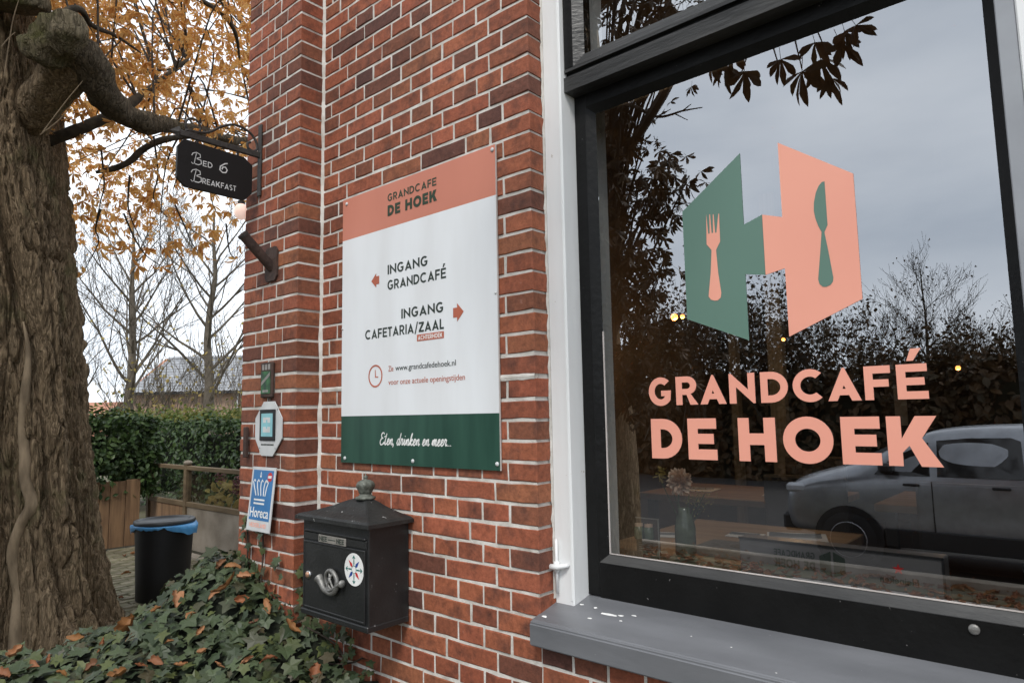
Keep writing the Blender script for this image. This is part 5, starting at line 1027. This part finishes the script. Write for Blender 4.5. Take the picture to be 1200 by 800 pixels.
for k, p in enumerate(bun):
    if rnd.random() < (.06 if k < 1350 else .03):
        near = [q for q in LP if (q - p).length < 4.5]; s = min(rnd.sample(near, min(len(near), 8)), key=lambda q: (q - p).length) if near else None
        if s is None: continue
        m1 = s.lerp(p, .4) + V3((rnd.gauss(0, .15), rnd.gauss(0, .15), rnd.uniform(.05, .45))); m2 = s.lerp(p, .8) + V3((rnd.gauss(0, .08), rnd.gauss(0, .08), rnd.uniform(0, .2)))
        tw.append(tube(smooth_path([s, m1, m2, p], 4), smooth_vals([.010, .007, .005, .003], 4), 4, cap=False))
# thin drooping twigs under the limb
for (a, b, c, d) in (((118, 245, 6.5), (112, 268, 6.5), (115, 285, 6.5), (98, 318, 6.55)), ((145, 250, 6.6), (158, 280, 6.6), (172, 300, 6.6), (190, 312, 6.65)), ((152, 205, 6.6), (150, 240, 6.6), (156, 262, 6.6), (170, 290, 6.6)), ((265, 262, 7), (268, 290, 7), (272, 300, 7), (277, 303, 7)), ((205, 240, 6.8), (215, 262, 6.8), (228, 290, 6.8), (240, 298, 6.8)), ((118, 170, 6.6), (122, 215, 6.55), (118, 235, 6.5), (112, 262, 6.5)), ((180, 160, 6.6), (185, 205, 6.7), (180, 232, 6.7), (196, 255, 6.7)), ((245, 165, 7), (252, 210, 7), (248, 235, 7), (262, 262, 7))): tw.append(tube(smooth_path([at(*a), at(*b), at(*c), at(*d)], 5), smooth_vals([.009, .007, .005, .003], 5), 5, cap=False))
add('twigs', join(*tw), 'twig', ch, kind='stuff')
CL = [palmate(random.Random(k), 5 + k % 3, .7, .15) for k in range(9)]; CLM = [mk('leaf', *q, 'ochre_leaf') for q in CL]
lv = []
for k, p in enumerate(bun):
    for _ in range(rnd.randint(2, 5) if k < 1350 else 3): lv.append((p + rv() * rnd.uniform(.02, .22), rv() * .8 + V3((.3, -.2, .5)), rv() * .7 + V3((0, 0, -.9)), rnd.uniform(.05, .088)))
lone = []
for px, py, dd in ((98, 320, 6.55), (190, 312, 6.65), (172, 291, 6.6), (240, 298, 6.8), (277, 303, 7), (113, 262, 6.5), (240, 284, 6.8), (232, 288, 6.8), (205, 283, 6.8), (118, 290, 6.5), (155, 300, 6.6), (162, 312, 6.6), (248, 270, 6.9), (147, 293, 6.6)): lone.append((at(px, py, dd), rv() + V3((.3, -.6, .3)), rv() * .5 + V3((0, 0, -1)), .12))
lv.sort(key=lambda q: -(q[3] / (q[0] - C_).length if inview(q[0]) else 0))
for q in lone + lv[:240]: link('leaf', random.choice(CLM), ch, orient(*q))
scatter('leaf', CL, [orient(*q) for q in lv[240:]], 'ochre_leaf', ch)
# thin shoots on the bark
for sh_t in [tube(smooth_path([at(*q) for q in s_], 5), smooth_vals([.004, .003, .002], 5), 5) for s_ in (((5, 90, 5.38), (14, 30, 5.36), (22, 0, 5.36)), ((50, 155, 5.5), (78, 118, 5.5), (97, 95, 5.5)), ((47, 158, 5.5), (70, 140, 5.45), (82, 125, 5.4)), ((2, 55, 5.4), (10, 45, 5.4), (18, 38, 5.4)))]: add('bark_shoot', sh_t, 'rootbark', ch)

# ================================================================== across the street (seen mirrored in the glass)
south = thing('street_chestnut', 'tall dark leaved horse chestnut mirrored at the left edge of the shop window', 'tree', (-4.3, -5.0, 0))
sb = seen_in_glass(722, 560, 8.6); sb.z = gz(sb.y) - .05
tp = [V3((sb.x, sb.y, sb.z)), V3((sb.x + .05, sb.y, 1.2)), V3((sb.x - .05, sb.y + .1, 2.6)), V3((sb.x + .1, sb.y, 4.4)), V3((sb.x, sb.y + .2, 6.5)), V3((sb.x + .1, sb.y, 9))]
add('trunk', tube(smooth_path(tp, 5), smooth_vals([.30, .22, .20, .17, .12, .05], 5), 12), 'bark', south, smooth=True)
rnd = random.Random(31); lv = []; tw = []
def mass(n, px0, px1, py0, py1, d0, d1, keep, cnt=4, sz=(.16, .24)):
    k = 0; g = 0
    while k < n and g < n * 30:
        g += 1
        px, py = rnd.uniform(px0, px1), rnd.uniform(py0, py1)
        if rnd.random() > keep(px, py): continue
        k += 1; p = seen_in_glass(px, py, rnd.uniform(d0, d1)); bunches.append(p)
        for _ in range(cnt): lv.append((p + rv() * rnd.uniform(.02, .3), rv() * .8 + V3((0, 0, .6)), rv() * .7 + V3((0, 0, -.9)), rnd.uniform(*sz)))
bunches = []
edge = lambda py: 735 + 55 * math.exp(-((py - 215) / 55) ** 2) + 45 * math.exp(-((py - 330) / 50) ** 2) + 70 * sstep(360, 420, py) + 18 * noise.noise((py * .03, 2, 2))
def kp(px, py):
    k = 1.0 if px < edge(py) else .06
    return k * (1.1 if noise.noise((px * .03, py * .03, 8)) > -.22 else .18)
mass(330, 560, 830, 128, 470, 6.6, 8.6, kp, 5, (.09, .16))
mass(130, 640, 830, -120, 72, 5.2, 7.5, lambda px, py: .8 if noise.noise((px * .03, py * .03, 5)) > .0 else .08, 4, (.08, .13))
mass(120, 400, 700, -150, 420, 6.5, 9, lambda px, py: .8, 4)
for p in bunches:
    if rnd.random() < .5:
        s = V3((sb.x, sb.y, max(1.4, p.z - rnd.uniform(.4, 1.6)))); m1 = s.lerp(p, .5) + V3((0, 0, rnd.uniform(0, .3))); tw.append(tube(smooth_path([s, m1, p], 4), smooth_vals([.022, .014, .005], 4), 4, cap=False))
tw.append(tube(smooth_path([V3((sb.x, sb.y, 4.6)), seen_in_glass(725, 128, 6.5), seen_in_glass(770, 137, 6.2), seen_in_glass(800, 130, 6.1), seen_in_glass(823, 126, 6.0)], 5), smooth_vals([.04, .02, .012, .008, .004], 5), 5, cap=False))
for a, b in (((770, 137), (786, 128)), ((790, 133), (806, 141)), ((745, 134), (752, 122)), ((800, 130), (810, 122))): tw.append(tube([seen_in_glass(*a, 6.2), seen_in_glass(*b, 6.15)], [.007, .003], 4, cap=False))
add('twigs', join(*tw), 'twig', south, kind='stuff')
BL = [palmate(random.Random(60 + k), 7, .5, .125) for k in range(7)]; BLM = [mk('leaf', *q, 'brown_leaf') for q in BL]
# the low branch that hangs above the window
ob = [V3((sb.x, sb.y, 4.4)), V3((-2.4, -2.6, 3.9)), V3((-1.6, -1.3, 3.45)), seen_in_glass(850, 55, 3.35), seen_in_glass(905, 52, 3.2), seen_in_glass(950, 30, 3.15), seen_in_glass(1000, 22, 3.15)]
add('overhanging_branch', join(tube(smooth_path(ob, 6), smooth_vals([.06, .04, .02, .010, .007, .005, .003], 6), 6), *[tube([seen_in_glass(*a), seen_in_glass(*b)], [.004, .0025], 4) for a, b in (((880, 53, 3.28), (868, 88, 3.25)), ((905, 52, 3.2), (912, 75, 3.18)), ((930, 40, 3.17), (940, 82, 3.15)), ((955, 30, 3.15), (968, 60, 3.12)))]), 'twig', south)
hang = []
for px, py, dx, s in ((850, 78, -.2, .20), (872, 84, .1, .25), (940, 84, 0, .27), (962, 70, .5, .26), (985, 52, .9, .23), (1003, 30, .9, .19), (858, 62, -.5, .19), (915, 70, .1, .2), (972, 92, .8, .2), (955, 50, .3, .2), (835, 70, -.3, .2), (990, 38, .6, .2)):
    p = seen_in_glass(px, py, 3.2); hang.append((p, V3((.25 + rnd.gauss(0, .3), .9, rnd.uniform(-.1, .4))), V3((dx * .5, 0, -1)), s * .52))
for k in range(16): hang.append((seen_in_glass(rnd.uniform(880, 1010), rnd.uniform(-60, 5), rnd.uniform(2.9, 3.4)), rv() + V3((0, .5, .4)), rv() * .5 + V3((0, 0, -1)), .14))
for q in hang: link('leaf', random.choice(BLM), south, orient(*q))
scatter('leaf', BL, [orient(*q) for q in lv], 'brown_leaf', south)

# pavement slabs, kerb, leaf litter
sp_ = add('pavement', sheet_vf := ([(x, y, -.296) for y in (-5.75, -4.05) for x in (-12, 6)], [(0, 1, 3, 2)]), 'joint'); sp_['kind'] = 'structure'
SM = [mk('slab', *box(-.148, .148, -.148, .148, -.05, 0, .004), 'slab') for _ in range(1)]
for i in range(12):
    for j in range(5): link('slab', SM[0], sp_, Matrix.Translation(V3((-2.6 + .3 * i + (.15 if j % 2 else 0), -5.55 + .3 * j, -.284 + random.uniform(-.003, .003)))))
kb = add('kerb', box(-12, 6, -6.33, -6.21, -.42, -.20, .015), 'concrete'); kb['kind'] = 'structure'
vg = add('verge', ([(x, y, -.288) for y in (-6.2, -5.76) for x in (-12, 6)], [(0, 1, 3, 2)]), 'ground'); vg['kind'] = 'structure'
lt = scatter('leaf_litter', [dry_leaf(random.Random(k), 1, .3) for k in range(5)], [orient((random.uniform(-6, 2.5), random.choice((-5.95, -6.05, -5.6)) + random.gauss(0, .22), -.272), rv() * .4 + V3((0, 0, 1)), rv(), random.uniform(.07, .13)) for _ in range(700)], 'fallen', None)

# ---- parked car
car = thing('parked_car', 'silver grey parked car mirrored in the shop window glass', 'car', (-1.1, -7.5, -.3))
cy0, cy1, gz0 = -6.62, -8.3, -.3
ymid = (cy0 + cy1) / 2; HW = .84
#        x     sill  belt  top   half-width at belt / at top
ST = [(-3.20, .10, .36, .44, .52, .44), (-3.16, .03, .48, .58, .68, .58), (-3.02, .0, .56, .68, .77, .64), (-2.75, -.02, .63, .76, .815, .66), (-2.36, -.03, .68, .86, .84, .66), (-2.16, -.03, .70, .96, .84, .64), (-1.86, -.03, .71, 1.13, .84, .61), (-1.60, -.03, .72, 1.235, .84, .60), (-1.30, -.03, .73, 1.275, .84, .605), (-.70, -.03, .73, 1.295, .84, .61), (.0, -.03, .73, 1.29, .84, .61), (.55, -.02, .74, 1.265, .835, .60), (.95, .0, .74, 1.19, .82, .58), (1.16, .03, .72, .96, .79, .60), (1.24, .10, .62, .74, .72, .60)]
V, F = [], []
for x, zs_, zb_, zt_, wb, wt in ST:
    half = [(wb * .90, zs_), (wb * .97, zs_ + .10), (wb + .012, zs_ + (zb_ - zs_) * .55), (wb + .004, zb_ - .03), (wb - .012, zb_ + .02), ((wb * .45 + wt * .55), zb_ + (zt_ - zb_) * .62), (wt + .015, zt_ - .045), (wt * .86, zt_ - .006), (wt * .4, zt_ + .008)]
    ring = [(x, ymid + y_, z) for y_, z in half] + [(x, ymid - y_, z) for y_, z in half[::-1]]; V += ring
nr = 18
for k in range(len(ST) - 1):
    for q in range(nr - 1): F.append((k * nr + q, (k + 1) * nr + q, (k + 1) * nr + q + 1, k * nr + q + 1))
    F.append((k * nr + nr - 1, (k + 1) * nr + nr - 1, (k + 1) * nr, k * nr))
F.append(tuple(range(nr - 1, -1, -1))); F.append(tuple(range((len(ST) - 1) * nr, len(ST) * nr)))
bd = add('body', (V, F), 'car_paint', car, True); sb_ = bd.modifiers.new('smooth', 'SUBSURF'); sb_.levels = 2; sb_.render_levels = 2
def side_at(x, z):
    for a, b in zip(ST, ST[1:]):
        if a[0] <= x <= b[0]: t = (x - a[0]) / (b[0] - a[0]); q = [a[i] + (b[i] - a[i]) * t for i in range(6)]; break
    k = min(1, max(0, (z - q[2]) / (q[3] - q[2]))); return ymid + q[4] + (q[5] + .02 - q[4]) * min(1, k / .93) - .004
def cwin(pts, name='side_window', mat='car_glass', lift=.012):
    a = [(x, side_at(x, z) + lift, z) for x, z in pts]; b = [(x, y - .05, z) for x, y, z in a]; n = len(a)
    return add(name, (a + b, [tuple(range(n)), tuple(range(2 * n - 1, n - 1, -1))] + [(i, n + i, n + (i + 1) % n, (i + 1) % n) for i in range(n)]), mat, car)
cwin([(-2.12, .755), (-2.04, .86), (-1.86, .98), (-1.68, 1.07), (-1.59, 1.11), (-1.57, .755)]); cwin([(-1.50, .755), (-1.51, 1.13), (-1.2, 1.16), (-.84, 1.165), (-.76, 1.13), (-.74, .755)]); cwin([(-.64, .755), (-.66, 1.165), (.1, 1.165), (.26, 1.12), (.33, .76)]); cwin([(.40, .77), (.34, 1.12), (.60, 1.09), (.84, .79)])
add('windscreen', ([(-2.20, ymid + .56, .97), (-1.66, ymid + .53, 1.235), (-1.66, ymid - .53, 1.235), (-2.20, ymid - .56, .97), (-2.17, ymid + .56, .93), (-1.64, ymid + .53, 1.20), (-1.64, ymid - .53, 1.20), (-2.17, ymid - .56, .93)], [(0, 3, 2, 1), (4, 5, 6, 7), (0, 1, 5, 4), (2, 3, 7, 6)]), 'car_glass', car)
for x in (-2.42, .45):
    for yy, s in ((cy0, 1), (cy1, -1)):
        wh = add('wheel', lathe([(.20, -.10 * s), (.29, -.11 * s), (.315, -.06 * s), (.315, .05 * s), (.29, .09 * s + .005), (.20, .095 * s)], 28, (x, yy - .055 * s, .015), 'y'), 'tyre', car, smooth=True)
        add('rim', lathe([(.205, .07 * s), (.20, .094 * s), (.17, .08 * s), (.05, .075 * s), (.0005, .08 * s)], 24, (x, yy - .05 * s, .015), 'y'), 'rim', wh, smooth=True)
    add('wheel_arch', lathe([(.37, 0), (.37, .022), (.325, .026), (.0005, .026)], 28, (x, cy0 - .002, .02), 'y'), 'tyre', car)
for x in (-1.83, -1.02): add('door_handle', box(x, x + .16, cy0 - .02, cy0 + .035, .645, .672, .008), 'plastic', car)
for x in (-1.56, -.70): cwin([(x, .1), (x, .7), (x + .009, .7), (x + .009, .1)], 'door_seam', 'plastic', .016)
add('lower_shade_band', box(-2.05, .08, cy0 - .08, cy0 + .016, -.02, .17, .01), 'plastic', car)  # dark strip added for the shade along the lower body
add('headlight', box(-3.13, -2.86, cy0 - .22, cy0 - .055, .50, .61, .03), 'lamp_glass', car); add('tail_light', box(1.10, 1.2, cy0 - .15, cy0 - .02, .55, .82, .02), 'tail', car)
add('wing_mirror', box(-2.04, -1.90, cy0 - .03, cy0 + .16, .78, .89, .03), 'plastic', car)
add('bumper', box(-3.235, -3.0, cy1 + .18, cy0 - .18, .02, .24, .04), 'plastic', car)
# ---- trees and hedge across the street
hedge('hedge', 'dark shaggy hedge across the street mirrored behind the parked car', -26, 10, -17.2, -15.8, -.3, 2.3, 20000, 3000, .22, .45, ('brown_leaf', 'brown_leaf'))
def far(px, d): p = seen_in_glass(px, 480, d); p.z = -.3; return p
bare_tree('tall slender bare tree mirrored right of the pink half of the logo', far(1092, 24), 6.0, 41, .10, 240, 3, 'trees across the street', 'darkbark', ys=.75, lmat='brown_leaf')
bare_tree('short bushy bare tree mirrored left of the tall slender one', far(1052, 23), 4.3, 47, .08, 420, 3, 'trees across the street', 'darkbark', ys=.9, lmat='brown_leaf')
bare_tree('low brown leaved tree mirrored at the right edge of the glass', far(1150, 24), 3.9, 52, .08, 650, 3, 'trees across the street', 'darkbark', ys=1.0, lmat='brown_leaf')
bare_tree('low dark tree mirrored beneath the pink half of the logo', far(970, 22), 3.9, 58, .08, 520, 3, 'trees across the street', 'darkbark', ys=1.0, lmat='brown_leaf')
bare_tree('low dark tree mirrored beneath the green half of the logo', far(860, 21), 4.2, 63, .09, 520, 3, 'trees across the street', 'darkbark', ys=1.1, lmat='brown_leaf')
bare_tree('broad brown tree mirrored beyond the right frame post', far(1260, 25), 4.4, 66, .1, 500, 3, 'trees across the street', 'darkbark', ys=1.1, lmat='brown_leaf')
fs = thing('brown_shrub', 'brown leaved shrub belt mirrored above the lettering on the glass', 'shrub', far(1000, 19)); P, R, q = [], [], []
rnd = random.Random(77)
for k in range(90):
    px = rnd.uniform(680, 1330); big = 1.15 if px < 990 else .6
    branch(P, R, far(px, rnd.uniform(18, 22)) + V3((0, 0, 1.0)), V3((rnd.gauss(0, .3), rnd.gauss(0, .3), 1)).normalized(), .03, rnd.uniform(1.5, 2.6) * big, 2, rnd, .5, .5)
add('stems', join(*[tube(p, r, 3, cap=False) for p, r in zip(P, R)]), 'darkbark', fs, kind='stuff')
ends = [random.choice(p[1:]) for p in P for _ in range(2)]; scatter('leaves', [fold_leaf([(0, .02), (.4, .35), (1, .01)], .2, .2)], [orient(random.choice(ends) + rv() * .2, rv(), rv(), random.uniform(.07, .16)) for _ in range(24000)], 'brown_leaf', fs)

# ================================================================== inside the cafe
fl_ = add('room_floor', box(-2.62, 3, .36, 7, .1, .25), 'floorwood'); fl_['kind'] = 'structure'
for nm, b in (('room_wall', (-2.9, -2.63, .36, 7.2, -.05, 4.5)), ('room_wall', (-2.62, 3.2, 7.01, 7.2, -.05, 4.5)), ('room_wall', (3.0, 3.2, .34, 7.0, -.05, 4.5)), ('ceiling', (-2.62, 3, .36, 7.0, 3.36, 3.5)), ('roof', (-2.95, 3.25, -.1, 7.25, 4.61, 4.75))):
    o = add(nm, box(*b), 'room'); o['kind'] = 'structure'
sw_ = add('inner_window_board', box(-1.28, .16, .362, .47, 1.0, 1.03), 'chair', win)
def table(label, x0, x1, y0, y1, z, g='cafe tables'):
    t = thing('cafe_table', label, 'table', ((x0 + x1) / 2, (y0 + y1) / 2, .25), g); add('table_top', box(x0, x1, y0, y1, z - .04, z, .004), 'tablewood', t)
    for x in (x0 + .04, x1 - .09):
        for y in (y0 + .04, y1 - .09): add('leg', box(x, x + .05, y, y + .05, .25, z - .0405), 'chair', t)
    return t
table('wooden cafe table nearest the glass laid with white napkins', -1.52, -.80, .62, 1.42, 1.0)
table('wooden cafe table in the second row behind the glass', -2.3, -1.2, 2.2, 2.9, 1.0)
table('wooden cafe table deep in the room on the right', -1.0, .2, 2.4, 3.1, 1.0)
def chair(label, x, y, rz):
    t = thing('cafe_chair', label, 'chair', (x, y, .25), 'cafe chairs'); m_ = Matrix.Translation(V3((x, y, .25))) @ Matrix.Rotation(rz, 4, 'Z')
    add('seat', xf(box(-.21, .21, -.21, .21, .43, .47, .01), m_), 'chair', t); add('backrest', xf(box(-.2, .2, .18, .22, .62, .92, .012), m_), 'chair', t)
    for a in (-.19, .16):
        for b in (-.19, .18): add('leg', xf(box(a, a + .03, b, b + .03, 0, .43 if b < 0 else .619), m_), 'chair', t)
for lab, x, y, rz in (('dark wooden chair left of the nearest cafe table', -1.8, 1.1, rad(90)), ('dark wooden chair behind the nearest cafe table', -1.2, 1.75, 0), ('dark wooden chair behind the second row table', -1.6, 3.25, .1), ('dark wooden chair before the right hand table', -.5, 2.1, rad(180))): chair(lab, x, y, rz)
def napkin(label, x, y, z, rz, s=1):
    t = thing('napkin', label, 'napkin', (x, y, z), 'white napkins with cutlery'); m_ = Matrix.Translation(V3((x, y, z))) @ Matrix.Rotation(rz, 4, 'Z') @ Matrix.Scale(s, 4)
    add('cloth', xf(box(-.11, .11, -.09, .09, .001, .006, .002), m_), 'paper', t)
    add('cutlery', xf(join(tube([(-.1, .02, .011), (.0, .022, .011), (.09, .02, .012)], [.007, .003, .006], 6), tube([(-.1, -.02, .011), (.09, -.022, .011)], [.006, .004], 6)), m_), 'steel', t)
napkin('white napkin with cutlery at the right end of the nearest table', -.98, 1.18, 1.0, .35); napkin('small white napkin left of the cutlery on the nearest table', -1.16, 1.12, 1.0, .1, .6); napkin('white napkin by the flower vase', -1.42, .95, 1.0, .4, .6)
napkin('white napkin at the left end of the second row table', -2.05, 2.5, 1.0, .1, 1.1); napkin('white napkin at the right end of the second row table', -1.5, 2.5, 1.0, .15); napkin('white napkin on the right hand table', -.7, 2.7, 1.0, .1, 1.2)
mc = add('menu_card', box(-1.20, -.90, .66, .92, 1.002, 1.012), 'curtain'); tag(mc, 'pale brown menu card on the nearest cafe table', 'menu'); 
flat('print', [circle(0, .04, .045, .03), fr4(-.08, .08, -.05, -.035), fr4(-.06, .06, -.075, -.064)], (-1.05, .79, 1.0125), ((1, 0, 0), (0, 1, 0)), 'ink', mc, .0006)
vz = thing('flower_vase', 'glass bottle vase with one pale dahlia and dried sprigs behind the glass', 'vase', (-1.115, .5, 1.03))
vx, vy = -1.11, .50; vx2 = -1.10
add('bottle', lathe([(.03, 1.0302), (.034, 1.035), (.034, 1.12), (.028, 1.15), (.020, 1.17), (.022, 1.185)], 18, (vx2, vy, 0)), 'vase', vz, smooth=True)
add('stalks', join(tube([(vx2, vy, 1.06), (vx2 - .02, vy, 1.2), (vx2 - .008, vy - .01, 1.265)], .003, 5), *[tube([(vx2, vy, 1.1), (vx2 + a, vy + b, c)], .0015, 4) for a, b, c in ((.05, 0, 1.22), (.07, .02, 1.20), (.03, -.02, 1.23), (-.06, .01, 1.30), (-.09, 0, 1.285), (.08, -.01, 1.235))]), 'hedge', vz)
PT = [fold_leaf([(0, .03), (.5, .22), (.85, .16), (1, .02)], .6, -.5)]
scatter('bloom', PT, [orient(V3((vx2 - .005, vy - .012, 1.268)) + d * .006, d + rv() * .2, d, random.uniform(.030, .042)) for d in [(rv() + V3((0, -.5, .5))).normalized() for _ in range(150)]], 'bloom', vz, None)
scatter('dried_sprigs', PT, [orient(V3((vx2 + .055, vy, 1.215)) + V3((random.gauss(0, .025), random.gauss(0, .02), random.gauss(0, .018))), rv(), rv(), .008) for _ in range(120)] + [orient(V3((vx2 - .075, vy, 1.288)) + rv() * .014, rv(), rv(), .02) for _ in range(22)], 'yellow_leaf', vz)
# light box sign that leans against the inside of the window, read from the room
lb = thing('light_box_sign', 'long dark grey sign box behind the glass with mirror written cafe name', 'sign', (-.55, .30, 1.06))
lx0, lx1, lz0, lz1, ly = -.825, -.332, 1.032, 1.1485, .288
add('casing', box(lx0, lx1, ly, ly + .06, lz0, lz1, .003), 'lightbox', lb); add('frame_edge', join(box(lx0, lx1, ly - .003, ly + .001, lz1 - .0045, lz1 + .001), box(lx1 - .004, lx1 + .001, ly - .003, ly + .001, lz0, lz1)), 'plastic', lb)
sh_ = add('shelf', box(-1.24, .16, .19, .3605, 1.012, 1.0315), 'chair', win)
mirr = lambda polys, cx: [[(2 * cx - u, v) for u, v in q] for q in polys]
LO = (0, ly - .0009, 0)
flat('lettering', mirr(fit(word('GRANDCAFE', .18, .14)[0], -.728, -.622, 1.111, 1.128), -.675), LO, FRONT, 'ink', lb); flat('lettering', mirr(fit(word('DE HOEK', .24, .14)[0], -.728, -.622, 1.082, 1.105), -.675), LO, FRONT, 'ink', lb)
lc = -.578; flat('logo', [[(lc - .032, 1.085), (lc - .004, 1.073), (lc - .004, 1.136), (lc - .032, 1.122)], [(lc + .002, 1.073), (lc + .030, 1.085), (lc + .030, 1.122), (lc + .002, 1.136)]], LO, FRONT, 'ink', lb)
flat('star', [[((.0135 if k % 2 == 0 else .0055) * math.cos(rad(90 + 36 * k)) - .428, (.0135 if k % 2 == 0 else .0055) * math.sin(rad(90 + 36 * k)) + 1.1115) for k in range(10)]], LO, FRONT, 'red', lb)
t_ = text('lettering', 'Heineken', LO, FRONT, 'ink', lb, -.470, -.386, 1.078, .022, bold=.02)
for v_ in t_.data.vertices: v_.co.x = 2 * -.428 - v_.co.x
# shelf picture, curtains, lamps
js = thing('jar_rack', 'small rack of jars and a card at the left edge inside the window', 'rack', (-1.5, .75, 1.0))
add('card', box(-1.225, -1.14, .40, .406, 1.032, 1.155), 'room', js); add('card_edge', join(box(-1.143, -1.138, .397, .399, 1.032, 1.155), box(-1.225, -1.138, .397, .399, 1.153, 1.157)), 'curtain', js)
for k in range(2):
    j_ = add('jar', lathe([(.014, 1.09), (.016, 1.094), (.016, 1.125), (.012, 1.132)], 14, (-1.205 + .036 * k, .385, 0)), 'vase', js, smooth=True); add('lid', lathe([(.0135, 1.1305), (.0135, 1.139), (.0005, 1.1392)], 14, (-1.205 + .036 * k, .385, 0)), 'bloom', j_)
add('lines', join(*[box(-1.215, -1.16 + random.uniform(-.01, .005), .3985, .3995, 1.05 + .006 * k, 1.0525 + .006 * k) for k in range(5)]), 'curtain', js)
for lab, xx in (('left pale curtain drop deep in the room behind the lettering', -3.2), ('right pale curtain drop deep in the room behind the lettering', -2.95)):
    pass
for lab, x in (('left of two tall pale posts in the room behind the lettering', -2.45), ('right of two tall pale posts in the room behind the lettering', -2.12)):
    o = add('room_post', box(x, x + (.06 if x < -2.3 else .12), 4.0, 4.08, .25, 3.3), 'curtain'); tag(o, lab, 'post')
bw_ = add('picture_frame', box(-1.86, -1.74, 6.98, 7.005, 1.3, 1.75), 'paper'); tag(bw_, 'small pale framed sheet on the back wall of the room', 'frame')
for k, (lab, p) in enumerate((('glowing pendant bulb left of the green half of the logo', (-2.0, 2.2, 2.08)), ('smaller glowing pendant bulb close to the first one', (-1.955, 2.22, 2.08)), ('glowing pendant bulb below the centre of the logo', (-1.70, 3.2, 1.985)), ('glowing pendant bulb at the right below the accent of the name', (-.73, 3.5, 1.741)))):
    t = thing('pendant_lamp', lab, 'lamp', p, 'pendant bulbs in the cafe'); r0 = (.022, .014, .013, .015)[k]
    bm = bmesh.new(); bmesh.ops.create_uvsphere(bm, u_segments=12, v_segments=8, radius=r0); [setattr(q, 'co', q.co + V3(p)) for q in bm.verts]; add('bulb', frombm(bm), 'bulb', t, smooth=True)
    add('socket', lathe([(r0 * .6, p[2] + r0 * .9), (r0 * .6, p[2] + r0 * 2.6), (.003, p[2] + r0 * 2.8)], 10, (p[0], p[1], 0)), 'plastic', t); pl_ = bpy.data.lights.new('bulb_light', 'POINT'); pl_.energy = 3.5; pl_.color = (1, .62, .32); pl_.shadow_soft_size = .02; lo = bpy.data.objects.new('bulb_light', pl_); COL.objects.link(lo); lo.parent = t; lo.location = (0, 0, -.06); add('cord', tube([(p[0], p[1], p[2] + r0 * 2.7), (p[0], p[1], 3.35)], .003, 5), 'plastic', t)
